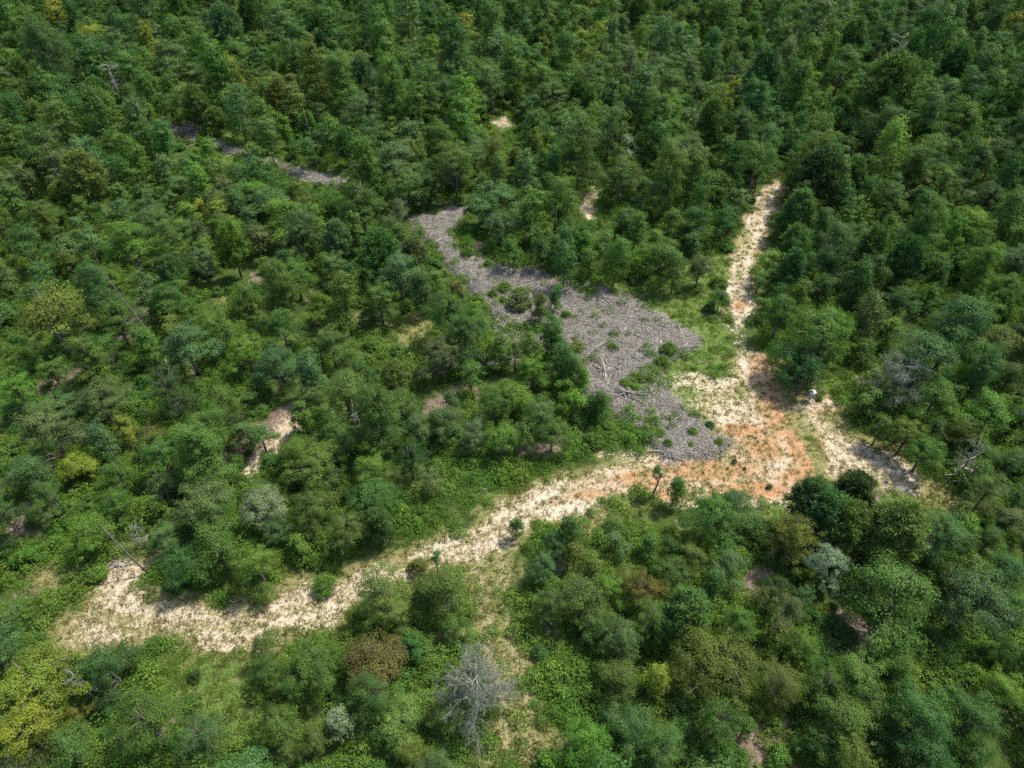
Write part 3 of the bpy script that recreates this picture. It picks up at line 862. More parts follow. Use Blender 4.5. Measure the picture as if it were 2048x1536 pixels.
# surveyed trees: u v crown-width-in-photo-pixels shape colour (b round, m low dome, t tall, o open, p pine, s shrub, d dead, l slim sapling)
SURVEY = """
75 1365 180 m y;62 1470 150 b y;215 1330 115 b e;300 1445 150 o m;398 1475 105 o b;140 1500 115 b m;35 1525 110 b x;235 1505 70 s g;152 1430 66 o y;180 1385 80 d x;
517 1010 100 b s;545 1060 70 b b;430 1095 120 b m;365 1125 95 b e;405 1010 125 b b;470 1120 70 o m;180 1065 100 m g;190 1142 46 s g;20 1225 75 m g;45 1105 70 s g;283 1080 46 d x;15 1035 90 b d;388 1350 34 s d;330 1075 70 b b;
690 1055 100 b o;760 1050 62 t d;596 1092 58 b g;630 1115 50 s g;645 1162 60 s g;760 1185 108 o l;792 1228 72 b l;890 1172 110 b o;908 1245 66 b m;872 1112 34 l b;835 1128 52 s r;850 1175 60 b e;
612 1332 118 b m;585 1372 72 b l;645 1300 52 s g;745 1320 130 m r;822 1300 50 t e;862 1325 60 s g;738 1398 110 o m;550 1455 112 b m;628 1482 80 b o;679 1446 58 t s;800 1440 115 m l;888 1440 80 b m;912 1452 48 b b;832 1512 80 b o;750 1445 60 s g;520 1300 80 o m;560 1370 70 b o;530 1340 70 o m;
955 1388 150 d x;935 1352 84 o x;1032 1056 34 t e;1085 1132 76 b b;1112 1085 70 b e;1135 1062 60 t d;1100 1215 80 o m;1162 1188 108 b o;1222 1180 70 b g;1190 1130 62 b o;1182 1240 90 m m;1252 1148 70 b o;1232 1082 62 b b;1292 1180 86 o r;1302 1085 58 b m;1345 1095 60 b d;
1390 1112 72 b o;1425 1022 116 b m;1470 1010 90 b b;1455 1125 80 b b;1372 1222 122 p m;1430 1165 50 t e;1482 1240 86 b g;1242 1275 104 b b;1312 1358 66 t y;1242 1358 92 b o;1312 1240 96 o m;1436 1325 172 m o;1440 1440 108 o m;1382 1445 60 s e;1492 1452 60 b m;
1180 1482 108 b g;1252 1450 112 m b;1322 1490 104 o m;1392 1515 58 s e;1100 1520 80 s g;1482 1505 50 s m;1080 1300 44 s e;1150 1105 60 b o;
1590 1070 116 b o;1662 1118 92 b s;1620 1000 100 p d;1705 992 100 p d;1655 1030 112 p e;1692 1052 108 p m;1792 1062 132 p o;1882 1072 108 b b;1932 1048 64 b g;1806 1185 182 b m;1952 1195 158 b b;1582 1218 108 o x;1602 1288 92 b g;1562 1362 98 o o;
1652 1372 118 b m;1722 1362 124 b m;1802 1330 88 b g;1552 1440 50 s g;1692 1442 128 b m;1852 1432 138 b e;1790 1430 52 b b;1952 1432 118 b e;2012 1382 92 b g;1700 1492 118 o o;1642 1482 78 b m;1562 1502 66 s g;1952 1505 92 b m;1852 1512 118 b e;
2012 1130 84 b e;2022 1300 72 b m;1862 1340 28 s e;1922 1342 40 s g;1895 1375 40 s b;1960 1340 60 s g;2030 1035 70 b x;1980 1080 70 b m;1550 1180 70 o d;2040 1210 70 b g;1620 1150 50 b y;1610 1190 52 b b;1740 1160 60 o e;1650 1210 40 s y;1700 1260 60 s d;
1538 522 62 b l;1640 668 140 b m;1582 712 84 b e;1672 650 88 b g;1612 740 90 b e;1736 640 66 t x;1782 662 62 b g;1852 712 142 b b;1802 600 88 b e;1882 648 80 b m;1962 640 90 b m;1992 690 98 b o;
1785 775 100 d x;1782 785 80 o x;1738 800 66 b m;1762 855 66 b m;1815 868 78 b o;1850 900 82 b g;1872 792 92 b g;1980 828 108 b g;1925 862 78 b o;2032 838 62 b d;1930 930 66 d x;1955 945 60 b m;1972 985 80 o o;2034 1000 62 b e;1870 860 60 b d;
1440 598 46 b e;1528 612 44 b m;1560 590 50 b e;1520 560 44 b m;
1038 588 60 s x;1080 612 40 t o;1112 592 34 t m;1132 622 26 s g;1105 672 58 t m;1126 722 50 t e;1030 690 30 l e;1065 740 70 b g;1152 682 34 o o;1080 820 96 o b;1150 802 60 b g;1182 812 36 t e;1050 862 66 b m;1105 862 74 b m;1130 770 46 b g;1062 700 46 t m;1092 742 50 b m;1142 742 46 t e;1002 702 50 t m;1205 812 44 t m;1168 760 40 t g;975 690 50 b g;1000 870 80 b g;1020 790 80 m g;1215 850 56 s g;1190 870 50 s g;
1180 520 60 b m;1232 522 58 t m;1330 520 84 b m;1400 532 68 b x;1290 515 60 b g;1130 530 56 t e;1080 500 60 b d;1020 500 60 b m;1350 545 50 t m;
1317 938 38 l m;1352 978 48 t m;1470 920 15 s e;1206 998 14 s e;1540 970 15 s e;1386 858 26 s g;1322 862 24 s g;1336 882 26 s g;1382 886 18 s g;1422 846 22 s e;1440 880 24 s g;1280 750 34 s g;1270 770 34 s g;1340 690 44 s g;1326 715 40 s g;1300 755 24 s g;1456 935 7 s d;1490 935 8 s d;1225 690 18 s o;1010 565 34 s g;1040 575 30 s g;1005 592 24 s g;985 580 26 s m;1640 792 18 s g;1440 555 40 s g;1420 610 30 s e;
642 605 68 b g;590 548 84 b m;700 560 48 t e;760 600 78 b m;842 580 58 t d;872 560 58 b m;912 585 44 t r;930 668 104 b d;950 620 48 b g;882 705 92 b x;940 742 60 o m;550 732 98 b b;662 690 78 b m;720 742 66 b d;690 780 108 b m;
720 858 58 d x;800 800 78 b m;832 850 68 b b;820 912 88 b d;602 832 46 t g;630 930 118 m o;680 880 88 b m;742 940 86 b g;740 992 98 b m;580 902 70 b g;945 868 68 o x;990 805 80 b m;520 868 64 b b;660 960 70 b d;860 960 60 o x;900 800 50 b d;
95 628 148 b o;212 700 80 b m;372 690 104 b b;430 660 80 b m;332 600 80 b m;490 592 60 b m;492 702 80 b g;186 752 46 m b;40 790 90 b g;202 800 104 b x;345 780 90 o d;250 860 44 t y;300 872 70 o r;352 872 58 o m;422 852 98 b m;492 862 64 b b;100 862 124 b x;150 930 74 m y;
236 950 80 b m;322 970 84 o x;60 942 90 b b;230 1010 80 b g;440 792 88 b m;262 800 48 s g;300 1010 60 o g;100 990 90 o m;
190 72 76 m y;192 108 84 b e;98 92 108 b d;30 122 62 b g;252 70 90 b e;340 120 88 b b;380 62 70 b m;376 195 70 b l;170 352 90 p o;437 425 64 b y;420 300 58 b g;237 190 60 d x;460 150 46 t y;730 222 88 b b;876 272 44 b s;790 265 48 o l;940 200 78 b g;
862 100 48 b r;940 290 48 t e;925 332 48 t g;850 372 64 b d;560 42 88 b b;770 322 28 t l;640 230 60 b d;800 432 88 o x;720 402 108 b m;1000 450 68 b b;1204 66 60 b y;1258 296 58 b s;1240 350 88 b m;1204 226 44 b b;1475 400 64 b b;1262 130 88 o x;1050 350 58 t b;1100 342 48 t e;1170 470 44 b d;
1340 240 60 t g;1180 150 40 b b;1786 130 62 d x;1855 18 66 d x;1770 255 108 b d;1709 245 28 t g;1975 300 50 b y;2030 50 60 b y;1780 180 116 p m;1640 350 98 p d;1980 400 88 b d;1882 370 78 b m;1682 310 48 b b;1600 420 80 p m;1590 480 60 p m;1560 440 50 b m
"""
specs = []
for rec in SURVEY.replace("\n", "").split(";"):
    f = rec.split()
    if len(f) == 5:
        specs.append((float(f[0]), float(f[1]), float(f[2]) * (1.12 if f[3] in 'bmo' else 1.0), f[3], f[4]))

HMUL = {'b': 1.22, 'm': .98, 't': 1.9, 'o': 1.25, 'p': 1.45, 's': 1.05, 'd': 1.2, 'l': 3.5}
CEN = {'b': .58, 'm': .55, 't': .55, 'o': .58, 'p': .62, 's': .5, 'd': .5, 'l': .62}
trees = []          # dict(x,y,D,H,shape,col,u,v,w)
for u, v, w, sh, colr in specs:
    D = 5.0
    for _ in range(4):
        H = HMUL[sh] * D
        x, y, t = place(u, v, CEN[sh] * H)
        D = w * t / FPX
    trees.append(dict(x=x, y=y, D=D, H=HMUL[sh] * D, sh=sh, col=colr, u=u, v=v, w=w, hand=True))

# the rest of the wood grows wherever the photograph shows wood
px_open = [np.array(p, float) for p in SAND + SLASH[:1] + [[(640,350),(702,362),(692,380),(630,362)],[(345,258),(372,256),(378,272),(350,276)],[(430,285),(470,298),(470,306),(430,295)],[(560,325),(600,334),(600,345),(560,338)]] + MEADOW[:4] + MEADOW[5:8] + STRAW[:5]]
px_weeds = [np.array(p, float) for p in LITTER] + [np.array(p, float) for p in ([(1020,1180),(1100,1250),(1190,1300),(1180,1400),(1290,1430),(1100,1500),(1060,1500),(1010,1300)], [(60,1060),(300,1030),(300,1200),(0,1290),(0,1130)],
            [(760,1000),(1130,900),(1130,960),(900,1050),(760,1110),(560,1200),(620,1130)], [(640,1230),(760,1210),(700,1290),(560,1290)], [(1150,880),(1260,800),(1300,870),(1180,930)],
            [(960,720),(1100,740),(1060,900),(960,900)], [(380,1340),(470,1330),(520,1420),(500,1530),(420,1530)], [(1820,1320),(1990,1300),(1990,1380),(1840,1390)])]
def px_inside(u, v, polys, pad=0):
    best = np.full(np.shape(u), -1e9)
    for p in polys:
        best = np.maximum(best, signed_dist(np.asarray(u, float), np.asarray(v, float), p))
    return best > -pad

cand = RNG.uniform([-175, 12], [175, 330], size=(90000, 2))
hand_xy = np.array([(t['x'], t['y']) for t in trees])
hand_r = np.array([t['D'] * .5 for t in trees])
cellsz = 3.0
grid = {}
for (x, y), r in zip(hand_xy, hand_r):
    grid.setdefault((int(x // cellsz), int(y // cellsz)), []).append((x, y, r))
cu0, cv0, cd = project(cand[:, 0], cand[:, 1], 0)
bad = px_inside(cu0, cv0, px_open, 8) | px_inside(cu0, cv0, px_weeds, 0)
hs = [2.5, 4.5, 6.5, 8.5, 10.5, 12.5]
hides = np.full(len(cand), 99.0)
halfw = 2.0 * FPX / cd
for h_ in hs[::-1]:
    a_, b_, _ = project(cand[:, 0], cand[:, 1], h_)
    hides = np.where(px_inside(a_, b_, px_open, halfw), h_, hides)
dens = vnoise(cand[:, 0], cand[:, 1], 9, 31)
added = 0
for i in np.nonzero(~bad)[0]:
    x, y = cand[i]
    if y < 24 and abs(x) > 60: continue
    left = (cu0[i] < 1000) and (cv0[i] > 380)
    lowleft = left and cv0[i] > 560
    if cv0[i] > 1650 and RNG.uniform() < .4: continue
    # pixels tell how tightly the crowns stand there
    Dm = 3.8 + (5.4 if cv0[i] < 460 else 3.9) * RNG.uniform() ** 1.25
    if lowleft and dens[i] < .47: continue
    if cv0[i] > 900 and dens[i] < .25: continue
    gap = .60 if cv0[i] < 460 else .68
    r = Dm * .5
    gx_, gy_ = int(x // cellsz), int(y // cellsz)
    ok = True
    for a in range(-3, 4):
        for b in range(-3, 4):
            for (qx, qy, qr) in grid.get((gx_ + a, gy_ + b), ()):
                if (qx - x) ** 2 + (qy - y) ** 2 < ((qr + r) * gap) ** 2:
                    ok = False; break
            if not ok: break
        if not ok: break
    if not ok: continue
    cn = vnoise(x, y, 14, 41) * .8 + .1 + RNG.normal() * .16
    right = cu0[i] > 1450
    if left:
        colr = 'o' if cn < .2 else 'm' if cn < .5 else 'b' if cn < .72 else 'g' if cn < .88 else 'x'
    elif right:
        colr = 'd' if cn < .25 else 'e' if cn < .5 else 'm' if cn < .75 else 'b' if cn < .9 else 'g'
    else:
        colr = 'e' if cn < .25 else 'm' if cn < .6 else 'b' if cn < .78 else 'o' if cn < .86 else 'g' if cn < .95 else 'l'
    if RNG.uniform() < .015: colr = 'y'
    q = RNG.uniform()
    farr = cv0[i] < 420
    if q < (.10 if not left else .08): sh = 'p'
    elif q < (.48 if farr else .36): sh = 't'
    elif q < .80: sh = 'b'
    elif q < .90: sh = 'o'
    else: sh = 'm'
    if sh == 't': Dm *= .8
    if sh == 'p': Dm *= .85
    H = HMUL[sh] * Dm * RNG.uniform(.82, 1.28)
    if H > hides[i]: continue
    grid.setdefault((gx_, gy_), []).append((x, y, r))
    u, v, d = project(x, y, CEN[sh] * H)
    trees.append(dict(x=x, y=y, D=Dm, H=H, sh=sh, col=colr, u=float(u), v=float(v), w=float(Dm * FPX / d), hand=False))
    added += 1
print("random trees", added, "hand", len(specs))

# ------------------------------------------------------------------ labels: what sets each tree apart and where it stands
LANDMARKS = [
 (1617, 790, 70, "the white feeder"), (1240, 660, 170, "the grey brush clearing"), (880, 470, 70, "the upper tip of the grey brush clearing"), (1240, 790, 60, "the heaped logs"),
 (1420, 900, 110, "the red clay clearing"), (1520, 450, 80, "the narrow track running uphill"), (1465, 640, 50, "the grassy edge of the clearing"), (1180, 400, 50, "the short sandy gap"), (1760, 930, 90, "the sandy track going right"),
 (200, 1220, 80, "the left track fork"), (480, 1240, 130, "the lower sandy track"), (820, 1140, 60, "the brown grass by the track"), (1000, 1060, 80, "the bright sand bend"), (1000, 1230, 70, "the grassy track"),
 (965, 1385, 100, "the big bare tree"), (75, 1370, 100, "the big yellow tree"), (517, 1010, 70, "the silvery foreground tree"), (530, 890, 60, "the small sandy path"), (520, 320, 110, "the far grey strip"),
 (1806, 1185, 100, "the broad crowned tree at right"), (1435, 1325, 100, "the broad olive dome"), (1312, 1358, 50, "the narrow yellow tree"), (1650, 985, 90, "the dark pine cluster"),
 (1775, 775, 60, "the bare bush"), (642, 605, 60, "the bright round tree"), (95, 628, 90, "the wide olive tree"), (150, 930, 60, "the small yellow crown"), (876, 272, 50, "the white leaved tree"),
 (1258, 296, 60, "the far silvery tree"), (190, 80, 70, "the far yellow crown"), (1204, 66, 60, "the tall yellow tree"), (1786, 130, 60, "the far bare tree"), (1770, 255, 80, "the far dark crown"), (237, 190, 60, "the forked dead tree"),
 (730, 222, 70, "the large far pale crown"), (1975, 300, 60, "the yellow tipped tree"), (1980, 400, 60, "the dark far right tree"), (437, 425, 60, "the yellow mid left tree"), (1852, 712, 90, "the wide blue green tree"), (1950, 1195, 90, "the large blue green tree"),
 (690, 780, 70, "the dense middle tree"), (250, 860, 50, "the slim yellow tree"), (1160, 1190, 80, "the foreground thicket"), (1690, 1400, 110, "the dense lower right wood"), (300, 1445, 90, "the open lower left tree"), (740, 1320, 80, "the rusty olive tree"),
]
SHAPE_WORD = {'b': "round", 'm': "domed", 't': "tall", 'o': "open", 'p': "tufted", 's': "leafy", 'd': "bare", 'l': "slender"}
KINDW = {'b': "tree", 'm': "tree", 't': "tree", 'o': "tree", 'p': "pine", 's': "shrub", 'd': "dead tree", 'l': "sapling"}

def bearing(du, dv):
    a = abs(du); b = abs(dv)
    if a > 2.2 * b: return "right of" if du > 0 else "left of"
    if b > 2.2 * a: return "below" if dv > 0 else "above"
    return ("below right of" if dv > 0 else "above right of") if du > 0 else ("below left of" if dv > 0 else "above left of")

ORD = ["", "", "second", "third", "fourth", "fifth", "sixth", "seventh", "eighth", "ninth", "tenth", "eleventh", "twelfth"]
def make_labels(lst):
    for t in lst:
        ds = [(math.hypot(t['u'] - L[0], t['v'] - L[1]) / L[2], L) for L in LANDMARKS if math.hypot(t['u'] - L[0], t['v'] - L[1]) > 6]
        dd, L = min(ds, key=lambda q: q[0])
        own = "small" if t['w'] < 48 * (.55 + t['v'] / 1100) else "large" if t['w'] > 88 * (.55 + t['v'] / 1100) else "medium"
        nm = "%s %s %s" % (SHAPE_WORD[t['sh']], TINT[t['col']][1] if t['sh'] != 'd' else "pale grey", KINDW[t['sh']])
        far_word = "just " if dd < 1.0 else "" if dd < 2.2 else "well "
        t['parts'] = (own, nm, far_word + bearing(t['u'] - L[0], t['v'] - L[1]), L[3])
    groups = {}
    for t in lst:
        o, n, b, l = t['parts']
        groups.setdefault((n, b, l), []).append(t)
    for (n, b, l), g in groups.items():
        if len(g) == 1:
            g[0]['label'] = "%s %s %s" % (n, b, l)
            continue
        sub = {}
        for t in g: sub.setdefault(t['parts'][0], []).append(t)
        for o, s in sub.items():
            if len(s) == 1:
                s[0]['label'] = "%s %s %s %s" % (o, n, b, l)
            else:
                horiz = (max(t['u'] for t in s) - min(t['u'] for t in s)) > (max(t['v'] for t in s) - min(t['v'] for t in s))
                s.sort(key=lambda t: t['u'] if horiz else t['v'])
                side = ("leftmost", "rightmost", "from left") if horiz else ("uppermost", "lowest", "from top")
                for i, t in enumerate(s):
                    pos = side[0] if i == 0 else side[1] if i == len(s) - 1 else "%s %s" % (ORD[min(i + 1, 12)], side[2])
                    t['label'] = "%s %s %s %s, %s" % (o, n, b, l, pos)

def in_view(t, pad=.25):
    m = t['w'] * pad
    return -m < t['u'] < 2048 + m and -m < t['v'] < 1536 + m

seen = [t for t in trees if in_view(t)]
seen.sort(key=lambda t: -t['w'])
broad = [t for t in seen if t['sh'] in 'bmto']
pines = [t for t in seen if t['sh'] == 'p']
others = [t for t in seen if t['sh'] in 'sdl']
print("in view: broad", len(broad), "pines", len(pines), "others", len(others))
solo = broad[:290] + pines[:100] + others
make_labels(solo)
solo_ids = {id(t) for t in solo}
rest = [t for t in trees if id(t) not in solo_ids]

GROUPS = {'b': "broadleaf trees of the wood", 'm': "broadleaf trees of the wood", 't': "broadleaf trees of the wood", 'o': "broadleaf trees of the wood", 'p': "pine trees of the wood", 's': "shrubs", 'd': "bare dead trees", 'l': "slim saplings"}
NAMES = {'b': "broadleaf_tree", 'm': "broadleaf_tree", 't': "broadleaf_tree", 'o': "broadleaf_tree", 'p': "pine_tree", 's': "shrub", 'd': "dead_tree", 'l': "sapling"}
CATS = {'b': "tree", 'm': "tree", 't': "tree", 'o': "tree", 'p': "pine tree", 's': "shrub", 'd': "dead tree", 'l': "sapling"}
CROWNN = {'s': "foliage", 'd': "branches"}

def tint_of(t):
    c = np.array(TINT[t['col']][0])
    k = RNG.uniform(.86, 1.16)
    return [float(q) for q in np.clip(c * k * np.array([RNG.uniform(.95, 1.12), 1, RNG.uniform(.82, 1.02)]), 0, 1)]

for n_, t in enumerate(solo):
    sh = t['sh']
    near = t['w'] > 40
    if sh in SHAPES: protos = [(B_NEAR if near else B_LOW)[i] for i in SHAPES[sh]]; D0 = 7.0
    elif sh == 'p': protos = P_NEAR if near else P_LOW; D0 = 5.8
    elif sh == 's': protos = BUSH; D0 = 2.5
    elif sh == 'd': protos = [DEAD[0]] if t['w'] > 90 else [DEAD[1], DEAD[2]] if t['w'] < 64 else [DEAD[1]]; D0 = 5.4 if t['w'] <= 90 else 5.8
    else: protos = [SAPL[0]]; D0 = 2.2
    cm, wm, kw = protos[(n_ * 7 + int(t['u'])) % len(protos)]
    s = t['D'] / D0
    szz = s
    if sh in 'bmtop':
        szz = t['H'] / kw['H']
    rz = RNG.uniform(0, 6.28)
    e = empty(NAMES[sh], (t['x'], t['y'], float(ground_z(t['x'], t['y']))), rz, (s, s, szz))
    tag(e, t['label'], CATS[sh], GROUPS[sh])
    c = mesh_obj(CROWNN.get(sh, "crown"), cm, e)
    c['leaf_tint'] = tint_of(t)
    mesh_obj("stems" if sh == 's' else "trunk", wm, e)

# the trees beyond the three hundred that show largest: one wood
FARM = [joined(*broadleaf(**{**kw, 'limbs': False}), "wood_broadleaf", [M_LEAF, M_BARK]) for kw in LOW]
FARP = [joined(*pine(seed=70 + i, tufts=75, blades=34, w=.09, L=.7, H=[10.5, 11.5, 9.5][i], R=[2.9, 2.6, 3.1][i]), "wood_pine", [M_NEEDLE, M_BARK]) for i in range(3)]
def wood(name, lst, protos, label):
    pts, rot, scl, idx, tnt = [], [], [], [], []
    for t in lst:
        if t['sh'] == 'p': k = random.randrange(3); kw = dict(H=[10.5, 11.5, 9.5][k]); D0 = 5.8
        else: k = random.choice(SHAPES[t['sh']]); kw = LOW[k]; D0 = 7.0
        pts.append((t['x'], t['y'], float(ground_z(t['x'], t['y'])))); rot.append((0, 0, random.uniform(0, 6.28)))
        s = t['D'] / D0; scl.append((s, s, t['H'] / kw['H'])); idx.append(k); tnt.append(tint_of(t))
    o = scatter(name, protos, pts, rot, scl, idx, tnt)
    o['label'] = label
wood("distant_woodland", [t for t in rest if t['sh'] in 'bmto'], FARM, "dense green broadleaf wood filling the distance")
wood("distant_pines", [t for t in rest if t['sh'] == 'p'], FARP, "dark pines scattered through the distant wood")

# ------------------------------------------------------------------ undergrowth, weeds, grass
def view_ok(x, y, pad=60):
    u, v, d = project(x, y, 0)
    return (u > -pad) & (u < 2048 + pad) & (v < 1536 + pad * 3) & (v > -40)

def sample(n, y0=14, y1=130, power=1.0):
    y = y0 + (y1 - y0) * RNG.uniform(size=n) ** power
    half = (y * CP + CAM_H * SP) * 1024 / FPX + 3
    x = RNG.uniform(-1, 1, n) * half
    return x, y

x, y = sample(52000, 14, 150, 1.25)
zs, zl, zm, zt, zi = (zone(k, x, y) for k in ('sand', 'slash', 'meadow', 'straw', 'litter'))
patch = vnoise(x, y, 4.5, 51) * .6 + vnoise(x, y, 1.6, 52) * .4
keep = (RNG.uniform(size=len(x)) < (1 - zs * 1.0) * (1 - zl * np.where(vnoise(x, y, 2.0, 77) > .78, .35, .985)) * (1 - zm * .62) * (1 - zt * .97) * (1 - zi * .92)) & (patch > .36)
x, y, patch, zm = x[keep], y[keep], patch[keep], zm[keep]
n = len(x); print("weeds", n)
hue = vnoise(x, y, 3.2, 53)[:, None]
tint = np.array([.075, .165, .022]) * (1 - hue) + np.array([.135, .215, .035]) * hue
tint = tint * RNG.uniform(.75, 1.2, (n, 1))
s = RNG.uniform(.7, 1.7, n)[:, None] * (.75 + .6 * patch[:, None]) * (1 - .35 * zm[:, None])
WEED = [herb(200 + i, .55, [170, 140, 180, 150][i], [.085, .11, .08, .10][i], [.35, .5, .3, .6][i]).build("weed_clump", [M_HERB]) for i in range(4)]
o = scatter("low_weeds", WEED, np.stack([x, y, ground_z(x, y) - .02], 1), np.stack([x * 0, x * 0, RNG.uniform(0, 6.28, n)], 1), s * np.array([1, 1, 1.15]), RNG.integers(0, 4, n), tint)
o['label'] = "low bright green weeds and brambles covering the ground"

x, y = sample(3800, 14, 170, 1.1)
zs, zl, zm, zt, zi = (zone(k, x, y) for k in ('sand', 'slash', 'meadow', 'straw', 'litter'))
patch = vnoise(x, y, 7, 61)
uu, vv, _ = project(x, y, .8)
keep = (RNG.uniform(size=len(x)) < (1 - zs) * (1 - zl) * (1 - zm * .97) * (1 - zt) * (1 - zi * .9)) & (patch > .42) & ~px_inside(uu, vv, px_open, 4) & ~px_inside(uu, vv, px_weeds[len(LITTER):], 0)
x, y = x[keep], y[keep]; n = len(x); print("bushes", n)
hue = vnoise(x, y, 6, 63)[:, None]
tint = (np.array([.05, .12, .026]) * (1 - hue) + np.array([.10, .185, .035]) * hue) * RNG.uniform(.8, 1.15, (n, 1))
s = RNG.uniform(.4, 1.1, n)[:, None]
o = scatter("undergrowth", [b[0] for b in BUSH], np.stack([x, y, ground_z(x, y) - .05], 1), np.stack([x * 0, x * 0, RNG.uniform(0, 6.28, n)], 1), s * np.array([1, 1, 1.0]), RNG.integers(0, 4, n), tint)
o['label'] = "leafy green undergrowth between the trees"

x, y = sample(60000, 14, 120, 1.2)
zs, zl, zm, zt = (zone(k, x, y) for k in ('sand', 'slash', 'meadow', 'straw'))
pn = vnoise(x, y, 1.3, 71) * .6 + vnoise(x, y, 5, 72) * .4
p = np.clip(zm * .9 + zt * .8 + (zs * .38) * (pn > .46), 0, 1) * (1 - zl * .95)
keep = RNG.uniform(size=len(x)) < p
x, y, zs, zt = x[keep], y[keep], zs[keep], zt[keep]; n = len(x); print("grass", n)
hue = np.clip(vnoise(x, y, 2.2, 73)[:, None] * .8 + zs[:, None] * .35 + zt[:, None] * .3, 0, 1)
tint = (np.array([.075, .155, .022]) * (1 - hue) + np.array([.215, .205, .075]) * hue) * RNG.uniform(.75, 1.2, (n, 1))
s = RNG.uniform(.6, 1.5, n)[:, None] * (1 - .3 * zs[:, None])
TUFT = [tuft(300 + i, 20, .3, .028, .16).build("grass_tuft", [M_HERB]) for i in range(4)]
o = scatter("grass_tufts", TUFT, np.stack([x, y, ground_z(x, y) - .03], 1), np.stack([x * 0, x * 0, RNG.uniform(0, 6.28, n)], 1), s * np.array([1, 1, 1]), RNG.integers(0, 4, n), tint)
o['label'] = "short olive and straw coloured grass tufts on the open ground"

# ------------------------------------------------------------------ cut branches (slash)
def poly_points(n, polys, pad=.3):
    lo = np.min([p.min(0) for p in polys], 0); hi = np.max([p.max(0) for p in polys], 0)
    out = []
    while sum(len(o) for o in out) < n:
        q = RNG.uniform(lo, hi, size=(n * 4, 2))
        sd = np.max([signed_dist(q[:, 0], q[:, 1], p) for p in polys], 0)
        out.append(q[sd > pad])
    return np.concatenate(out)[:n]

q = np.concatenate([poly_points(6500, POLYS['slash'][:1], -.2), poly_points(1800, POLYS['slash'][1:], -.2)])
n = len(q)
flow = vnoise(q[:, 0], q[:, 1], 8, 81) * 2.2 - 1.6
TWIG = [twig_bundle(400 + i).build("twigs", [M_SLASH]) for i in range(5)]
o = scatter("cut_twigs", TWIG, np.stack([q[:, 0], q[:, 1], ground_z(q[:, 0], q[:, 1]) + .03], 1), np.stack([flow * 0, flow * 0, flow + RNG.normal(size=n) * .9], 1),
            RNG.uniform(.6, 1.3, (n, 1)) * np.array([1, 1, 1]), RNG.integers(0, 5, n), np.full((n, 3), .3))
o['label'] = "grey cut twigs strewn thickly over the clearing"

def branch_mesh(seed, L=3.0, r=.05, forks=2, mat=M_SLASH):
    rng = np.random.default_rng(seed)
    g = Geo()
    p = np.array([[-L / 2, 0, 0], [-L / 6, rng.normal() * .1, .03], [L / 5, rng.normal() * .1, .04], [L / 2, rng.normal() * .1, 0]])
    g.tube(p, [r, r * .9, r * .7, r * .35], 5, 0)
    for i in range(forks):
        s = p[1] + (p[3] - p[1]) * rng.uniform(.1, .7)
        g.tube([s, s + np.array([rng.uniform(.4, .9), rng.choice([-1, 1]) * rng.uniform(.2, .6), rng.uniform(0, .25)])], [r * .5, r * .2], 4, 0)
    return g.build("cut_branch", [mat], True)

BR = [branch_mesh(500 + i, [2.4, 3.0, 3.8, 2.0, 4.6][i], [.038, .045, .055, .034, .062][i], i % 3) for i in range(5)] + [branch_mesh(520 + i, [2.0, 2.8][i], .07, 1, M_PALEWOOD) for i in range(2)]
px, py, _ = place(1210, 660)
spread = empty("brush_pile", (px, py, 0))
tag(spread, "wide flat spread of grey cut branches in the middle clearing", "brush pile")
pts = poly_points(270, POLYS['slash'][:1], .3)
for i, (bx_, by_) in enumerate(pts):
    me = BR[i % 5] if i % 9 else BR[5 + i % 2]
    b = mesh_obj("branch", me, spread)
    fl = float(vnoise(bx_, by_, 8, 81)) * 2.2 - 1.6 + RNG.normal() * .7
    b.location = (bx_ - px, by_ - py, float(ground_z(bx_, by_)) + .15 + RNG.uniform(0, .15))
    b.rotation_euler = (0, RNG.normal() * .06, fl)
    k = RNG.uniform(.6, 1.15); b.scale = (k, k, k)

def heap(u, v, n, spreadr, height, label, L=(.6, 1.2), angle=None):
    hx, hy, _ = place(u, v)
    e = empty("log_pile", (hx, hy, float(ground_z(hx, hy))))
    tag(e, label, "log pile")
    for i in range(n):
        r = abs(RNG.normal()) * spreadr * .5
        th = RNG.uniform(0, 6.28)
        z = max(.08, height * (1 - r / spreadr) * RNG.uniform(.2, 1))
        b = mesh_obj("log", BR[int(RNG.integers(0, 7))], e)
        b.location = (math.cos(th) * r, math.sin(th) * r * .6, z)
        b.rotation_euler = (0, RNG.normal() * .22, (RNG.uniform(0, 3.14) if angle is None else angle + RNG.normal() * .5))
        k = RNG.uniform(*L); b.scale = (k, k * 1.5, k * 1.5)
heap(1262, 792, 60, 2.4, .8, "tangled heap of grey logs at the lower edge of the brush clearing", (.4, .9), angle=-.5)
heap(1208, 745, 16, 1.4, .5, "pale split logs lying above the tangled log heap", angle=1.9)
heap(1300, 735, 12, 1.2, .3, "small scatter of logs right of the pale split logs", (.4, .8))
heap(230, 1135, 16, 1.6, .3, "grey sticks lying beside the left track fork", (.4, .8), .5)
heap(480, 1135, 12, 1.6, .3, "pale sticks under the silvery foreground tree", (.4, .8))
heap(1935, 950, 26, 2.2, 1.2, "grey tangle of dead branches beside the sandy track going right", (.6, 1.1), .7)
heap(1215, 1320, 6, 1.2, .2, "few small sticks in the weedy strip left of the narrow yellow tree", (.3, .6))

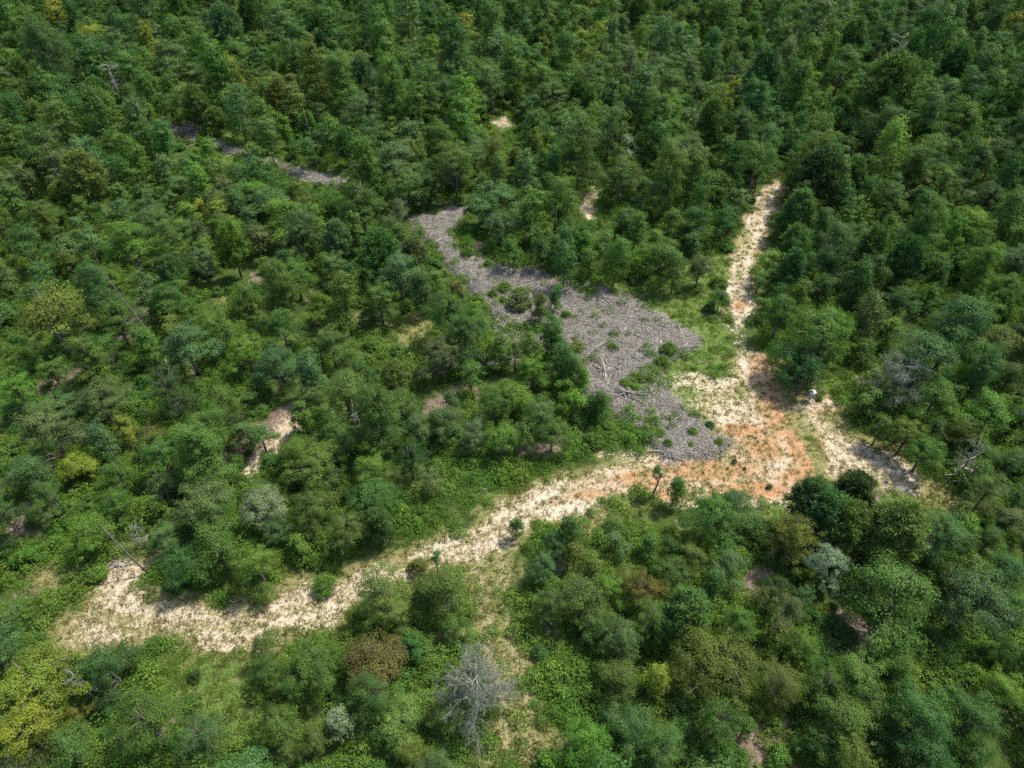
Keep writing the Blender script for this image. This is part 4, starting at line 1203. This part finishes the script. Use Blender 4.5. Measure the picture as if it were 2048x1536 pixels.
LOGS = [(970, 568, 1.9, 12, "short pale log on the upper left edge of the grey clearing"), (988, 615, .9, 10, "short pale log beside weeds at the grey clearing's left edge"),
        (895, 982, .9, 26, "pale log leaning through weeds below the middle thicket"), (962, 978, -.35, 24, "pale log on grass above the bright sand bend"),
        (1325, 905, .02, 60, "long thin grey log at the bottom of the brush clearing"), (1360, 845, -.5, 40, "long dark log on bare ground above the clay clearing"),
        (458, 1204, 0.0, 50, "long white log on the upper verge of the lower sandy track"), (855, 1357, .3, 14, "short white log among weeds below the rusty olive tree"),
        (1320, 1135, .4, 34, "pale fallen stem between foreground trees"), (1400, 728, .15, 16, "small grey stick on grass beside the clay clearing"),
        (150, 1120, .9, 40, "thin pale stem lying in weeds above the left track fork"), (270, 1395, .6, 20, "pale stick on bare soil between two lower left trees")]
for u, v, a, w, lab in LOGS:
    lx, ly, t = place(u, v)
    L = max(1.0, w * t / FPX)
    me = branch_mesh(int(u), L, .055 + .01 * L, 1, M_PALEWOOD if "pale" in lab or "white" in lab else M_SLASH)
    o = mesh_obj("fallen_log", me, None, (lx, ly, float(ground_z(lx, ly)) + .12))
    o.rotation_euler = (0, 0, a)
    tag(o, lab, "log", "fallen logs")

# bare standing stems
def snag(u, v, H, lean, label, r=.055):
    sx, sy, _ = place(u, v)
    g = Geo()
    w1, w2 = .12 * math.sin(u), .15 * math.cos(u * 1.7)
    g.tube([[0, 0, -.2], [lean[0] * .4 + w1, lean[1] * .4, H * .4], [lean[0] * .8 + w2, lean[1] * .8 + w1, H * .8], [lean[0], lean[1], H]], [r, r * .8, r * .55, r * .2], 5, 0)
    b = Geo()
    for i in range(7):
        z = H * (.5 + .065 * i)
        p = np.array([lean[0] * z / H, lean[1] * z / H, z])
        a = i * 2.4
        b.tube([p, p + np.array([math.cos(a), math.sin(a), .5]) * (.5 + .05 * i)], [.02, .008], 3, 0)
    e = empty("dead_snag", (sx, sy, float(ground_z(sx, sy))))
    tag(e, label, "dead trunk", "bare standing trunks")
    mesh_obj("trunk", g.build("snag_trunk", [M_BARK if "dark" in label or "bare" in label else M_DEAD], True), e)
    mesh_obj("branch", b.build("snag_branches", [M_DEAD], True), e)
snag(1153, 752, 2.6, (.05, 0), "thin white standing stem at the left edge of the grey clearing")
snag(328, 712, 11.5, (-3.4, 1.0), "long thin dark trunk leaning left over the left wood", .085)
snag(300, 1150, 6.5, (-2.0, .6), "thin bent bare trunk above the left track fork", .09)
snag(370, 800, 6, (-.3, 0), "thin pale stem among the middle left trees")
snag(722, 895, 6.5, (0, .2), "pale slender trunk below the middle left wood", .04)
snag(1160, 165, 11, (0, .3), "white far trunk between dark trees near the tall yellow tree", .085)
snag(640, 350, 11, (-0.7, .5), "bare thin trunk beside the far grey strip's right end", .085)

# ------------------------------------------------------------------ the wildlife feeder beside the clearing
def lathe(profile, seg=20):
    g = Geo()
    th = np.arange(seg + 1) / seg * 2 * np.pi
    for (r1, z1), (r2, z2) in zip(profile[:-1], profile[1:]):
        a = np.stack([np.cos(th) * r1, np.sin(th) * r1, th * 0 + z1], 1)
        b = np.stack([np.cos(th) * r2, np.sin(th) * r2, th * 0 + z2], 1)
        g.quads(np.stack([a[:-1], a[1:], b[1:], b[:-1]], 1), 0, .5)
    return g
M_FEED = plain_material("painted_metal_pale", (.36, .35, .30), .5, .2, (.28, .25, .2))
M_LID = plain_material("white_lid", (.55, .58, .58), .35, .1, (.7, .7, .68))
M_STEEL = plain_material("dark_steel", (.10, .10, .10), .5, .6)
fx, fy, _ = place(1618, 802)
feeder = empty("game_feeder", (fx, fy, float(ground_z(fx, fy))), .3)
tag(feeder, "pale barrel feeder on short legs standing at the clearing's edge under trees", "feeder")
mesh_obj("barrel", lathe([(.02, .42), (.16, .44), (.36, .62), (.38, .7), (.37, .95), (.385, .97), (.37, 1.0), (.37, 1.3), (.38, 1.33), (.0, 1.335)]).build("feeder_barrel", [M_FEED], True), feeder)
mesh_obj("lid", lathe([(.39, 1.30), (.395, 1.36), (.33, 1.41), (.08, 1.45), (.0, 1.455)]).build("feeder_lid", [M_LID], True), feeder)
mesh_obj("dispenser", lathe([(.0, .26), (.13, .27), (.13, .43), (.0, .44)], 12).build("feeder_dispenser", [M_STEEL], True), feeder)
for k in range(3):
    a = k * 2.094 + .4
    g = Geo()
    g.tube([[math.cos(a) * .66, math.sin(a) * .66, -.05], [math.cos(a) * .40, math.sin(a) * .40, 1.15]], [.025, .025], 6, 0)
    mesh_obj("leg", g.build("feeder_leg", [M_STEEL], True), feeder)
